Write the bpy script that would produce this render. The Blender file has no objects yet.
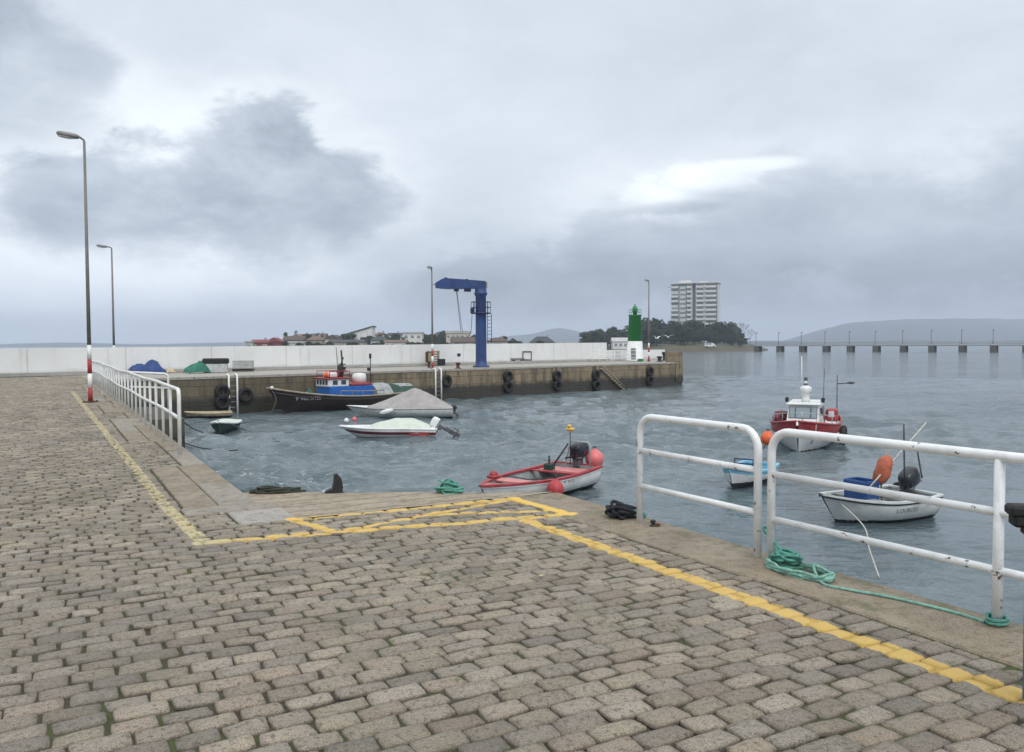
import bpy, math, random
import numpy as np
from mathutils import Vector, Matrix, noise as mnoise

random.seed(7)
rng = np.random.default_rng(11)
scene = bpy.context.scene
COL = scene.collection
R = math.radians
PI = math.pi

# ------------------------------------------------------------------ camera
F = 840.0
CAMH = 1.65
PITCH = math.atan(32.0 / F)
ROLL = R(0.28)
CAM_M = Matrix.Translation((0, 0, CAMH)) @ Matrix.Rotation(PI / 2 - PITCH, 4, 'X') @ Matrix.Rotation(-ROLL, 4, 'Z')
cd = bpy.data.cameras.new('camera')
cam = bpy.data.objects.new('camera', cd)
COL.objects.link(cam)
cam.matrix_world = CAM_M
cd.sensor_width = 36.0
cd.lens = F / 1024 * 36.0
cd.clip_start = 0.05
cd.clip_end = 20000
scene.camera = cam
R3 = CAM_M.to_3x3()
WZ = -2.1                                     # water level


def ray(u, v):
    return R3 @ Vector(((u - 512) / F, (376 - v) / F, -1))


def at(u, v, z=0.0):
    d = ray(u, v)
    k = (z - CAMH) / d.z
    return Vector((d.x * k, d.y * k, z))


def ad(u, v, Y):
    """point of the line of sight at forward distance Y"""
    d = ray(u, v)
    k = Y / d.y
    return Vector((d.x * k, Y, CAMH + d.z * k))


# quay frame: s runs along the quay edge (away), t across it towards the water
DS = Vector((-0.482, 0.876, 0))
DT = Vector((0.876, 0.482, 0))


def ts(t, s, z=0.0):
    return Vector((DT.x * t + DS.x * s, DT.y * t + DS.y * s, z))


def to_ts(p):
    return p.x * DT.x + p.y * DT.y, p.x * DS.x + p.y * DS.y


# pier frame
PA = Vector((-13.8, 47.7, 0))
PM = Vector((25.6, 23.9, 0)).normalized()
PN = Vector((-PM.y, PM.x, 0))


def pr(k, n, z=0.0):
    p = PA + PM * k + PN * n
    return Vector((p.x, p.y, z))


# ------------------------------------------------------------------ objects
def tag(o, label=None, cat=None, group=None, kind=None):
    if label: o['label'] = label
    if cat: o['category'] = cat
    if group: o['group'] = group
    if kind: o['kind'] = kind
    return o


def thing(name, label, cat, loc=(0, 0, 0), rz=0.0, group=None):
    o = bpy.data.objects.new(name, None)
    COL.objects.link(o)
    o.location = loc
    o.rotation_euler = (0, 0, rz)
    o.empty_display_size = 0.2
    return tag(o, label, cat, group)


def heading(dx, dy):
    return math.atan2(-dx, dy)


class MB:
    def __init__(self):
        self.v = []; self.f = []; self.m = []; self.sm = []
        self.M = Matrix.Identity(4)
        self.mi = 0

    def add(self, verts, faces, smooth=False):
        b = len(self.v)
        M = self.M
        self.v += [tuple(M @ Vector(p)) for p in verts]
        self.f += [tuple(i + b for i in f) for f in faces]
        self.m += [self.mi] * len(faces)
        self.sm += [smooth] * len(faces)
        return self

    def box(self, c, s, bev=0.0, rot=None):
        x, y, z = c; a, b, h = s[0] / 2, s[1] / 2, s[2] / 2
        if bev <= 0:
            vs = [(i * a, j * b, k * h) for k in (-1, 1) for j in (-1, 1) for i in (-1, 1)]
            fs = [(0, 2, 3, 1), (4, 5, 7, 6), (0, 1, 5, 4), (2, 6, 7, 3), (0, 4, 6, 2), (1, 3, 7, 5)]
        else:
            e = min(bev, a * .9, b * .9, h * .9)
            vs = []; fs = []
            ring = []
            def rr(ax, bx, zz):
                q = [(-ax + e, -bx), (ax - e, -bx), (ax, -bx + e), (ax, bx - e), (ax - e, bx), (-ax + e, bx), (-ax, bx - e), (-ax, -bx + e)]
                return [(p[0], p[1], zz) for p in q]
            def rs(ax, bx, zz):
                ax -= e; bx -= e
                q = [(-ax, -bx), (ax, -bx), (ax, -bx), (ax, bx), (ax, bx), (-ax, bx), (-ax, bx), (-ax, -bx)]
                q = [(-ax + e * .3, -bx), (ax - e * .3, -bx), (ax, -bx + e * .3), (ax, bx - e * .3), (ax - e * .3, bx), (-ax + e * .3, bx), (-ax, bx - e * .3), (-ax, -bx + e * .3)]
                return [(p[0], p[1], zz) for p in q]
            L = [rs(a, b, -h), rr(a, b, -h + e), rr(a, b, h - e), rs(a, b, h)]
            for l in L: vs += l
            for k in range(3):
                for i in range(8):
                    j = (i + 1) % 8
                    fs.append((k * 8 + i, k * 8 + j, k * 8 + 8 + j, k * 8 + 8 + i))
            fs.append(tuple(range(7, -1, -1))); fs.append(tuple(range(24, 32)))
        if rot is not None:
            vs = [tuple(rot @ Vector(p)) for p in vs]
        vs = [(p[0] + x, p[1] + y, p[2] + z) for p in vs]
        return self.add(vs, fs)

    def tube(self, path, r, seg=8, caps=True, closed=False, smooth=True):
        P = [Vector(p) for p in path]
        n = len(P)
        rad = r if isinstance(r, (list, tuple)) else [r] * n
        tang = []
        for i in range(n):
            if closed:
                t = P[(i + 1) % n] - P[i - 1]
            else:
                t = P[min(i + 1, n - 1)] - P[max(i - 1, 0)]
            tang.append(t.normalized() if t.length > 1e-9 else Vector((0, 0, 1)))
        up = Vector((0, 0, 1)) if abs(tang[0].z) < .9 else Vector((0, 1, 0))
        nrm = (up - tang[0] * up.dot(tang[0])).normalized()
        vs = []; fs = []
        for i in range(n):
            nrm = nrm - tang[i] * nrm.dot(tang[i])
            nrm = nrm.normalized() if nrm.length > 1e-6 else tang[i].orthogonal().normalized()
            b = tang[i].cross(nrm)
            for k in range(seg):
                a = 2 * PI * k / seg
                vs.append(tuple(P[i] + (nrm * math.cos(a) + b * math.sin(a)) * rad[i]))
        m = n if closed else n - 1
        for i in range(m):
            j = (i + 1) % n
            for k in range(seg):
                l = (k + 1) % seg
                fs.append((i * seg + k, i * seg + l, j * seg + l, j * seg + k))
        self.add(vs, fs, smooth)
        if caps and not closed:
            b = len(self.v) - len(vs)
            for ff in (tuple(range(seg - 1, -1, -1)), tuple((n - 1) * seg + k for k in range(seg))):
                self.f.append(tuple(b + i for i in ff)); self.m.append(self.mi); self.sm.append(False)
        return self

    def lathe(self, c, prof, seg=16, smooth=True):
        """prof: list of (r, z) bottom to top"""
        vs = []; fs = []
        for (r, z) in prof:
            for k in range(seg):
                a = 2 * PI * k / seg
                vs.append((c[0] + r * math.cos(a), c[1] + r * math.sin(a), c[2] + z))
        for i in range(len(prof) - 1):
            for k in range(seg):
                l = (k + 1) % seg
                fs.append((i * seg + k, i * seg + l, (i + 1) * seg + l, (i + 1) * seg + k))
        self.add(vs, fs, smooth)
        n = len(prof)
        b = len(self.v) - len(vs)
        if prof[0][0] > 1e-4:
            self.f.append(tuple(b + k for k in range(seg - 1, -1, -1))); self.m.append(self.mi); self.sm.append(False)
        if prof[-1][0] > 1e-4:
            self.f.append(tuple(b + (n - 1) * seg + k for k in range(seg))); self.m.append(self.mi); self.sm.append(False)
        return self

    def ell(self, c, rad, e=1.0, nu=16, nv=10, smooth=True):
        vs = []; fs = []
        sg = lambda x: math.copysign(abs(x) ** e, x)
        for i in range(nv + 1):
            ph = -PI / 2 + PI * i / nv
            for j in range(nu):
                th = 2 * PI * j / nu
                vs.append((c[0] + rad[0] * sg(math.cos(ph)) * sg(math.cos(th)), c[1] + rad[1] * sg(math.cos(ph)) * sg(math.sin(th)), c[2] + rad[2] * sg(math.sin(ph))))
        for i in range(nv):
            for j in range(nu):
                k = (j + 1) % nu
                fs.append((i * nu + j, i * nu + k, (i + 1) * nu + k, (i + 1) * nu + j))
        return self.add(vs, fs, smooth)

    def torus(self, c, R0, r0, axis='Y', nu=20, nv=10):
        vs = []; fs = []
        for i in range(nu):
            a = 2 * PI * i / nu
            for j in range(nv):
                b = 2 * PI * j / nv
                q = ((R0 + r0 * math.cos(b)) * math.cos(a), r0 * math.sin(b) * 1.25, (R0 + r0 * math.cos(b)) * math.sin(a))
                if axis == 'Z': q = (q[0], q[2], q[1])
                vs.append((c[0] + q[0], c[1] + q[1], c[2] + q[2]))
        for i in range(nu):
            for j in range(nv):
                k = (i + 1) % nu; l = (j + 1) % nv
                fs.append((i * nv + j, k * nv + j, k * nv + l, i * nv + l))
        return self.add(vs, fs, True)

    def prism(self, pts, z0, z1):
        """pts: ccw xy polygon"""
        n = len(pts)
        vs = [(p[0], p[1], z0) for p in pts] + [(p[0], p[1], z1) for p in pts]
        fs = [tuple(range(n - 1, -1, -1)), tuple(range(n, 2 * n))]
        fs += [(i, (i + 1) % n, n + (i + 1) % n, n + i) for i in range(n)]
        return self.add(vs, fs)

    def grid(self, fn, nu, nv, smooth=True):
        vs = [tuple(fn(i / nu, j / nv)) for j in range(nv + 1) for i in range(nu + 1)]
        w = nu + 1
        fs = [(j * w + i, j * w + i + 1, (j + 1) * w + i + 1, (j + 1) * w + i) for j in range(nv) for i in range(nu)]
        return self.add(vs, fs, smooth)

    def build(self, name, mats, parent=None):
        me = bpy.data.meshes.new(name)
        me.from_pydata(self.v, [], self.f)
        if not isinstance(mats, (list, tuple)): mats = [mats]
        for m in mats: me.materials.append(m)
        me.polygons.foreach_set('material_index', self.m)
        me.polygons.foreach_set('use_smooth', self.sm)
        me.update()
        o = bpy.data.objects.new(name, me)
        COL.objects.link(o)
        if parent is not None: o.parent = parent
        return o


def arc(c, r, a0, a1, ex, ey, n=6):
    """points of a circular bend in the plane spanned by ex, ey"""
    return [Vector(c) + Vector(ex) * (r * math.cos(a0 + (a1 - a0) * i / n)) + Vector(ey) * (r * math.sin(a0 + (a1 - a0) * i / n)) for i in range(n + 1)]


def text_verts(s, size):
    cu = bpy.data.curves.new('lettering', 'FONT')
    cu.body = s; cu.size = size; cu.resolution_u = 2
    cu.align_x = 'CENTER'; cu.align_y = 'CENTER'
    o = bpy.data.objects.new('lettering', cu)
    COL.objects.link(o)
    bpy.context.view_layer.update()
    me = bpy.data.meshes.new_from_object(o)
    vs = [v.co.copy() for v in me.vertices]; fs = [tuple(p.vertices) for p in me.polygons]
    bpy.data.objects.remove(o); bpy.data.curves.remove(cu); bpy.data.meshes.remove(me)
    return vs, fs


# ------------------------------------------------------------------ node helpers
class NT:
    def __init__(self, tree):
        self.t = tree; self.n = tree.nodes; self.l = tree.links

    def link(self, a, sock):
        if hasattr(a, 'is_output') or isinstance(a, bpy.types.NodeSocket):
            self.l.new(a, sock)
        else:
            try:
                sock.default_value = a
            except Exception:
                sock.default_value = tuple(a) + (1.0,)

    def node(self, typ, **kw):
        n = self.n.new(typ)
        for k, v in kw.items(): setattr(n, k, v)
        return n

    def m(self, op, a, b=0.0, c=None, clamp=False):
        n = self.node('ShaderNodeMath', operation=op, use_clamp=clamp)
        self.link(a, n.inputs[0]); self.link(b, n.inputs[1])
        if c is not None: self.link(c, n.inputs[2])
        return n.outputs[0]

    def vm(self, op, a, b=(0, 0, 0), scale=None):
        n = self.node('ShaderNodeVectorMath', operation=op)
        self.link(a, n.inputs[0])
        if scale is not None: self.link(scale, n.inputs['Scale'])
        else: self.link(b, n.inputs[1])
        return n.outputs['Value'] if op in ('DOT_PRODUCT', 'LENGTH', 'DISTANCE') else n.outputs['Vector']

    def noise(self, vec, scale, detail=3.0, rough=.55, dist=0.0):
        n = self.node('ShaderNodeTexNoise')
        if vec is not None: self.link(vec, n.inputs['Vector'])
        self.link(scale, n.inputs['Scale']); n.inputs['Detail'].default_value = detail
        n.inputs['Roughness'].default_value = rough; n.inputs['Distortion'].default_value = dist
        return n.outputs['Fac']

    def smooth(self, x, a, b, lo=0.0, hi=1.0):
        n = self.node('ShaderNodeMapRange', interpolation_type='SMOOTHSTEP')
        self.link(x, n.inputs[0])
        for i, q in enumerate((a, b, lo, hi)): self.link(q, n.inputs[i + 1])
        return n.outputs[0]

    def mix(self, f, a, b, mode='MIX'):
        n = self.node('ShaderNodeMix', data_type='RGBA', blend_type=mode)
        self.link(f, n.inputs[0])
        for q, s in ((a, n.inputs[6]), (b, n.inputs[7])):
            if isinstance(q, bpy.types.NodeSocket): self.l.new(q, s)
            else: s.default_value = (q[0], q[1], q[2], 1)
        return n.outputs[2]

    def ramp(self, f, stops):
        n = self.node('ShaderNodeValToRGB')
        self.link(f, n.inputs[0])
        el = n.color_ramp.elements
        while len(el) < len(stops): el.new(0.5)
        for e, (p, c) in zip(el, stops):
            e.position = p; e.color = (c[0], c[1], c[2], 1)
        return n.outputs[0]

    def bump(self, h, strength=.3, dist=.02, normal=None):
        n = self.node('ShaderNodeBump')
        n.inputs['Strength'].default_value = strength; n.inputs['Distance'].default_value = dist
        self.link(h, n.inputs['Height'])
        if normal is not None: self.l.new(normal, n.inputs['Normal'])
        return n.outputs[0]


def new_mat(name):
    m = bpy.data.materials.new(name)
    m.use_nodes = True
    nt = NT(m.node_tree)
    bs = m.node_tree.nodes['Principled BSDF']
    return m, nt, bs


def obj_co(nt):
    return nt.node('ShaderNodeTexCoord').outputs['Object']


def pm(name, c, rough=.5, metal=0.0, var=.18, scale=6.0, bump=.15, bscale=60.0, spots=None, spot_c=(.12, .05, .02), spec=.5, coat=0.0, dirt=.0):
    """painted / plain material with uneven tone, grain and optional chips of another colour"""
    m, nt, bs = new_mat(name)
    co = obj_co(nt)
    n1 = nt.noise(co, scale, 4, .6)
    k = nt.smooth(n1, .25, .75, 1 - var, 1 + var)
    col = nt.mix(1.0, c, (1, 1, 1), 'MULTIPLY')
    cv = nt.node('ShaderNodeCombineXYZ')
    for i in range(3): nt.link(k, cv.inputs[i])
    col = nt.mix(1.0, c, cv.outputs[0], 'MULTIPLY')
    if dirt > 0:
        d = nt.smooth(nt.noise(co, scale * .6 + .3, 6, .7, .6), .5, .75, 0, dirt)
        col = nt.mix(d, col, (.13, .11, .085))
    if spots:
        s = nt.smooth(nt.noise(co, spots[0], 5, .65), spots[1], spots[1] + .03)
        col = nt.mix(s, col, spot_c)
    nt.link(col, bs.inputs['Base Color'])
    nt.link(nt.smooth(n1, .2, .8, max(0.02, rough - .08), min(1, rough + .12)), bs.inputs['Roughness'])
    bs.inputs['Metallic'].default_value = metal
    bs.inputs['Specular IOR Level'].default_value = spec
    if coat: bs.inputs['Coat Weight'].default_value = coat
    if bump: nt.link(nt.bump(nt.noise(co, bscale, 4, .6), bump, .01), bs.inputs['Normal'])
    return m


# ------------------------------------------------------------------ paint lines (yellow) in metres on the quay
def tsv(u, v):
    t, s = to_ts(at(u, v, 0.0))
    return at(u, v, 0.0)


LINES = [  # (point, point, half width, wear)
    (at(72, 391), at(165, 505), .060, .62),
    (at(165, 505), at(204, 543.5), .060, .50),
    (at(200, 543.5), at(331, 532.5), .062, .12),
    (at(331, 532.5), at(572, 513.5), .060, .10),
    (at(292, 519.5), at(514, 498.5), .056, .15),
    (at(294, 520), at(334, 532), .052, .08),
    (at(334, 532), at(508, 500), .045, .22),
    (at(514, 499), at(570, 514.5), .055, .12),
    (at(420, 514.5), at(560, 510), .038, .35),
    (at(527, 520), at(1024, 697.5), .072, .10),
    (at(1024, 697.5), at(1500, 866), .072, .10),
]


def paint_mask(nt, co):
    p = nt.vm('MULTIPLY', co, (1, 1, 0))
    wob = nt.m('MULTIPLY', nt.m('SUBTRACT', nt.noise(co, 9.0, 5, .7), .5), .085)
    wearn = nt.noise(co, 16.0, 6, .7)
    out = None
    for a, b, w, wear in LINES:
        d = b - a
        q = nt.vm('SUBTRACT', p, (a.x, a.y, 0))
        h = nt.m('DIVIDE', nt.vm('DOT_PRODUCT', q, (d.x, d.y, 0)), d.length_squared, clamp=True)
        e = nt.vm('SUBTRACT', q, nt.vm('SCALE', (d.x, d.y, 0), scale=h))
        dist = nt.m('ADD', nt.vm('LENGTH', e), wob)
        k = nt.smooth(dist, w - .008, w + .010, 1, 0)
        thr = .28 + wear * .42
        k = nt.m('MULTIPLY', k, nt.smooth(wearn, thr - .10, thr + .04, .10 if wear > .4 else .25, .97))
        out = k if out is None else nt.m('MAXIMUM', out, k)
    return out


YEL = (.74, .47, .09)

# cobbles
m_cobble, nt, bs = new_mat('granite_setts')
co = obj_co(nt)
att = nt.node('ShaderNodeAttribute', attribute_name='tint')
fine = nt.noise(co, 190.0, 4, .8)
mid = nt.noise(co, 34.0, 5, .7)
big = nt.noise(co, .55, 4, .6)
c = nt.mix(nt.smooth(fine, .36, .66), (.40, .40, .40), (1.42, 1.41, 1.38))
c = nt.mix(1.0, att.outputs['Color'], c, 'MULTIPLY')
c = nt.mix(nt.smooth(mid, .52, .66, 0, .70), c, (.095, .083, .070))
c = nt.mix(nt.smooth(mid, .28, .42, .4, 0), c, (.46, .44, .40))
c = nt.mix(nt.smooth(nt.noise(co, .9, 3, .55), .56, .72, 0, .35), c, (.21, .165, .115))
c = nt.mix(nt.smooth(big, .40, .65, 0, .35), c, (.155, .14, .12))
moss = nt.m('MULTIPLY', nt.smooth(nt.noise(co, 1.15, 4, .65), .54, .66), nt.smooth(nt.noise(co, 21.0, 4, .7), .48, .62))
c = nt.mix(nt.m('MULTIPLY', moss, .75), c, (.085, .105, .028))
jn = nt.smooth(nt.node('ShaderNodeAttribute', attribute_name='rim').outputs['Fac'], .05, .9, 0, .75)
c = nt.mix(jn, c, (.075, .064, .048))
pk = paint_mask(nt, co)
pk = nt.m('MULTIPLY', pk, nt.m('SUBTRACT', 1.0, nt.m('MULTIPLY', jn, .25)))
tq = nt.vm('DOT_PRODUCT', co, (DT.x, DT.y, 0))
old = nt.smooth(tq, 1.2, 1.5, 1, 0)
fresh = nt.mix(nt.noise(co, 9.0, 4, .7), (.80, .56, .19), (.70, .45, .10))
c = nt.mix(nt.m('MULTIPLY', pk, nt.smooth(fine, .30, .5, .75, 1.0)), c, nt.mix(old, fresh, (.62, .52, .28)))
nt.link(c, bs.inputs['Base Color'])
nt.link(nt.smooth(mid, .3, .7, .55, .82), bs.inputs['Roughness'])
bs.inputs['Specular IOR Level'].default_value = .35
h = nt.m('ADD', nt.m('MULTIPLY', fine, .25), mid)
nt.link(nt.bump(h, .95, .022), bs.inputs['Normal'])

# bedding between setts
m_joint, nt, bs = new_mat('joint_earth')
co = obj_co(nt)
n1 = nt.noise(co, 1.1, 4, .6)
c = nt.mix(nt.smooth(nt.noise(co, 30, 4, .7), .3, .7), (.030, .025, .018), (.095, .078, .055))
c = nt.mix(nt.smooth(n1, .42, .60, 0, .9), c, (.070, .092, .022))
c = nt.mix(nt.m('MULTIPLY', paint_mask(nt, co), nt.smooth(nt.noise(co, 11.0, 4, .7), .40, .55, .35, .95)), c, (.62, .42, .11))
nt.link(c, bs.inputs['Base Color']); bs.inputs['Roughness'].default_value = .95
nt.link(nt.bump(nt.noise(co, 60, 4, .7), .8, .02), bs.inputs['Normal'])


def slab_mat(name, c0, c1, grooves=False, moss_k=.5, wet=0.0):
    m, nt, bs = new_mat(name)
    co = obj_co(nt)
    a = nt.noise(co, 1.9, 7, .7, .5); b = nt.noise(co, 70, 5, .75); d = nt.noise(co, 9.0, 6, .72)
    c = nt.mix(nt.smooth(a, .3, .7), c0, c1)
    c = nt.mix(nt.smooth(b, .40, .64, 0, .55), c, (c1[0] * 1.35, c1[1] * 1.33, c1[2] * 1.3))
    c = nt.mix(nt.smooth(b, .36, .48, .5, 0), c, (.07, .06, .045))
    c = nt.mix(nt.smooth(d, .50, .68, 0, .62), c, (.10, .084, .062))
    c = nt.mix(nt.smooth(nt.noise(co, 2.4, 5, .7), .52, .68, 0, moss_k), c, (.115, .110, .05))
    c = nt.mix(nt.smooth(nt.noise(co, 3.1, 4, .65), .60, .70, 0, .5), c, (.25, .145, .075))
    hh = nt.m('ADD', nt.m('MULTIPLY', b, .5), d)
    if grooves:
        sp = nt.node('ShaderNodeSeparateXYZ'); nt.link(co, sp.inputs[0])
        q = nt.m('ADD', nt.m('ADD', nt.m('MULTIPLY', sp.outputs[0], DS.x), nt.m('MULTIPLY', sp.outputs[1], DS.y)), nt.m('MULTIPLY', nt.noise(co, 1.6, 3, .6), .22))
        w = nt.m('ABSOLUTE', nt.m('SUBTRACT', nt.m('FRACT', nt.m('MULTIPLY', q, 3.3)), .5))
        g = nt.smooth(w, .36, .5)
        c = nt.mix(nt.m('MULTIPLY', g, .55), c, (.09, .075, .055))
        hh = nt.m('SUBTRACT', hh, nt.m('MULTIPLY', g, .9))
    c = nt.mix(paint_mask(nt, co), c, YEL)
    nt.link(c, bs.inputs['Base Color'])
    nt.link(nt.smooth(d, .3, .7, .6 - wet, .9 - wet), bs.inputs['Roughness'])
    nt.link(nt.bump(hh, .55, .02), bs.inputs['Normal'])
    return m


m_coping = slab_mat('coping_granite', (.165, .130, .086), (.285, .235, .17), moss_k=.8)
m_coping2 = slab_mat('coping_granite_grey', (.21, .185, .15), (.30, .27, .225), moss_k=.45)
m_ramp = slab_mat('slipway_concrete', (.27, .215, .155), (.35, .29, .215), grooves=True)
m_conc = slab_mat('pale_concrete', (.28, .26, .23), (.35, .325, .29), moss_k=.2)
m_dark = slab_mat('dark_patch', (.13, .115, .095), (.17, .15, .125), moss_k=.6)

# wall stone with courses and tide stain
def stone_wall(name, c0, c1, tide=-1.25, bw=1.15, bh=.55):
    m, nt, bs = new_mat(name)
    co = obj_co(nt)
    sp = nt.node('ShaderNodeSeparateXYZ'); nt.link(co, sp.inputs[0])
    cv = nt.node('ShaderNodeCombineXYZ')
    nt.link(sp.outputs[0], cv.inputs[0]); nt.link(sp.outputs[2], cv.inputs[1])
    br = nt.node('ShaderNodeTexBrick')
    nt.link(cv.outputs[0], br.inputs['Vector'])
    br.inputs['Scale'].default_value = 1.0
    br.inputs['Brick Width'].default_value = bw; br.inputs['Row Height'].default_value = bh
    br.inputs['Mortar Size'].default_value = .022; br.inputs['Mortar Smooth'].default_value = .4
    br.inputs['Color1'].default_value = (*c0, 1); br.inputs['Color2'].default_value = (*c1, 1)
    br.inputs['Mortar'].default_value = (.16, .13, .095, 1)
    a = nt.noise(co, .45, 5, .65, .3); b = nt.noise(co, 9, 6, .7)
    c = nt.mix(nt.smooth(a, .35, .7, 0, .65), br.outputs['Color'], (.19, .155, .085))
    c = nt.mix(nt.smooth(b, .5, .75, 0, .7), c, (.09, .08, .06))
    vs = nt.node('ShaderNodeMapping'); vs.inputs['Scale'].default_value = (1.25, 1.25, .22)
    nt.link(co, vs.inputs['Vector'])
    c = nt.mix(nt.smooth(nt.noise(vs.outputs[0], 1.0, 6, .7), .46, .62, 0, .72), c, (.07, .058, .042))
    c = nt.mix(nt.smooth(nt.noise(vs.outputs[0], 1.7, 4, .6), .62, .72, 0, .6), c, (.24, .115, .045))
    c = nt.mix(nt.smooth(nt.m('ADD', sp.outputs[0], nt.m('MULTIPLY', nt.noise(co, .35, 4, .6), 9.0)), 2.0, 20.0, .62, 0), c, (.062, .060, .040))
    # weed and wet stone up to the tide line
    e = nt.m('ADD', sp.outputs[2], nt.m('MULTIPLY', nt.m('SUBTRACT', nt.noise(co, 1.4, 5, .7), .5), .7))
    c = nt.mix(nt.smooth(e, tide - .12, tide + .22, .93, 0), c, nt.mix(b, (.020, .020, .014), (.042, .037, .028)))
    nt.link(c, bs.inputs['Base Color'])
    nt.link(nt.smooth(e, tide - .1, tide + .2, .45, .85), bs.inputs['Roughness'])
    hh = nt.m('ADD', nt.m('MULTIPLY', b, .6), nt.m('MULTIPLY', br.outputs['Fac'], -.8))
    nt.link(nt.bump(hh, .8, .05), bs.inputs['Normal'])
    return m


m_pier = stone_wall('pier_stone', (.33, .255, .165), (.265, .205, .135), tide=-1.25)
m_quaywall = stone_wall('quay_wall_stone', (.24, .21, .16), (.19, .165, .125))
m_wetstone = stone_wall('wet_dark_stone', (.15, .13, .10), (.11, .095, .075), tide=-.55)
m_deck = slab_mat('pier_deck_concrete', (.30, .28, .245), (.37, .345, .305), moss_k=.1)

# water
m_water, nt, bs = new_mat('sea_water')
co = obj_co(nt)
mp = nt.node('ShaderNodeMapping'); mp.inputs['Rotation'].default_value = (0, 0, R(12)); mp.inputs['Scale'].default_value = (.55, 1.0, 1.0)
nt.link(co, mp.inputs['Vector'])
a = nt.noise(mp.outputs[0], 1.5, 4, .6, .3); b = nt.noise(mp.outputs[0], 6.0, 3, .6); cc = nt.noise(mp.outputs[0], .28, 3, .6)
hh = nt.m('ADD', nt.m('MULTIPLY', a, .55), nt.m('MULTIPLY', b, .26))
hh = nt.m('ADD', hh, nt.m('MULTIPLY', cc, 1.1))
calm = nt.smooth(nt.noise(co, .05, 3, .6), .35, .65, .65, 1.0)
hh = nt.m('MULTIPLY', nt.m('MULTIPLY', hh, calm), nt.node('ShaderNodeAttribute', attribute_name='calm').outputs['Fac'])
foam = nt.node('ShaderNodeAttribute', attribute_name='foam').outputs['Fac']
fk = nt.m('MULTIPLY', foam, nt.smooth(nt.noise(mp.outputs[0], 3.6, 6, .75, 1.2), .56, .66), clamp=True)
wc = nt.mix(nt.smooth(cc, .3, .7), (.075, .108, .122), (.125, .158, .170))
nt.link(nt.mix(fk, wc, (.75, .78, .78)), bs.inputs['Base Color'])
nt.link(nt.m('ADD', nt.m('MULTIPLY', fk, .5), .07), bs.inputs['Roughness'])
bs.inputs['IOR'].default_value = 1.333
nt.link(nt.bump(hh, .8, .42), bs.inputs['Normal'])

# paints and other things
WHITE = (.80, .80, .78)
m_rail = pm('white_rail_paint', (.80, .80, .785), .38, var=.06, scale=9, bump=.12, bscale=90, spots=(13, .635), spot_c=(.11, .07, .045), dirt=.25)
m_railw = pm('weathered_white_rail_paint', (.74, .735, .70), .45, var=.08, scale=5, bump=.12, bscale=70, spots=(8, .68), spot_c=(.16, .09, .045), dirt=.35)
m_galv = pm('galvanised_steel', (.27, .26, .25), .5, metal=.35, var=.2, scale=5)
m_galvb = pm('brown_grey_steel', (.19, .175, .165), .55, metal=.2, var=.2, scale=3)
m_redp = pm('red_band_paint', (.36, .035, .035), .5, var=.2, scale=6, spots=(10, .66))
m_whitep = pm('white_paint', WHITE, .45, var=.07, scale=4, dirt=.15)
m_lens = pm('lamp_lens', (.62, .62, .60), .25, var=.05)
m_rust = pm('rusty_iron', (.085, .04, .022), .85, var=.4, scale=12, bump=.4)
m_black = pm('black_iron', (.018, .018, .02), .6, var=.3, scale=10, bump=.3)
m_rubber = pm('black_rubber', (.013, .013, .014), .75, var=.3, scale=6, bump=.35)
m_bluep = pm('crane_blue_paint', (.016, .050, .165), .48, var=.28, scale=1.6, dirt=.45, spots=(3.5, .66), spot_c=(.03, .075, .21))
m_blued = pm('crane_dark_blue_paint', (.013, .022, .085), .5, var=.2, scale=3)
m_greenp = pm('lighthouse_green_paint', (.012, .21, .045), .42, var=.12, scale=2, dirt=.1)
m_cable = pm('steel_cable', (.07, .07, .075), .6)
m_wallw, nt, bs = new_mat('whitewashed_wall')
co = obj_co(nt)
wm = nt.node('ShaderNodeMapping'); wm.inputs['Scale'].default_value = (1.1, 1.1, .14); nt.link(co, wm.inputs['Vector'])
c = nt.mix(nt.smooth(nt.noise(co, .35, 5, .6), .3, .7), (.70, .70, .68), (.78, .78, .765))
c = nt.mix(nt.smooth(nt.noise(wm.outputs[0], 1.4, 6, .7), .53, .72, 0, .45), c, (.42, .40, .36))
wz = nt.node('ShaderNodeSeparateXYZ'); nt.link(co, wz.inputs[0])
c = nt.mix(nt.smooth(nt.m('ADD', wz.outputs[2], nt.m('MULTIPLY', nt.noise(co, .9, 5, .7), .5)), .30, .65, .6, 0), c, (.40, .39, .36))
jn_ = nt.smooth(nt.m('ABSOLUTE', nt.m('SUBTRACT', nt.m('FRACT', nt.m('DIVIDE', wz.outputs[0], 5.2)), .5)), .490, .498, 0, .5)
c = nt.mix(jn_, c, (.36, .35, .33))
nt.link(c, bs.inputs['Base Color']); bs.inputs['Roughness'].default_value = .85
nt.link(nt.bump(nt.noise(co, 8, 4, .6), .2, .02), bs.inputs['Normal'])
m_grey = pm('grey_concrete', (.36, .35, .33), .85, var=.15, scale=1.2, bump=.3, bscale=20, dirt=.35)
m_wood = pm('weathered_wood', (.30, .255, .19), .8, var=.3, scale=5, bump=.4, bscale=30)
m_rope_g = pm('green_rope', (.11, .34, .26), .85, var=.35, scale=30, bump=.8, bscale=220)
m_rope_g2 = pm('worn_green_rope', (.24, .46, .37), .88, var=.3, scale=30, bump=.8, bscale=220)
m_rope_k = pm('black_rope', (.022, .024, .03), .9, var=.4, scale=30, bump=.8, bscale=160)
m_rope_w = pm('pale_rope', (.50, .48, .42), .85, var=.25, scale=30, bump=.5, bscale=160)
m_rope_d = pm('dark_wet_rope', (.04, .042, .04), .7, var=.3, scale=20)
m_gel = pm('white_gelcoat', (.74, .74, .72), .32, var=.08, scale=3, bump=.06, dirt=.38, spots=(5, .70), spot_c=(.30, .24, .17))
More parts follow.
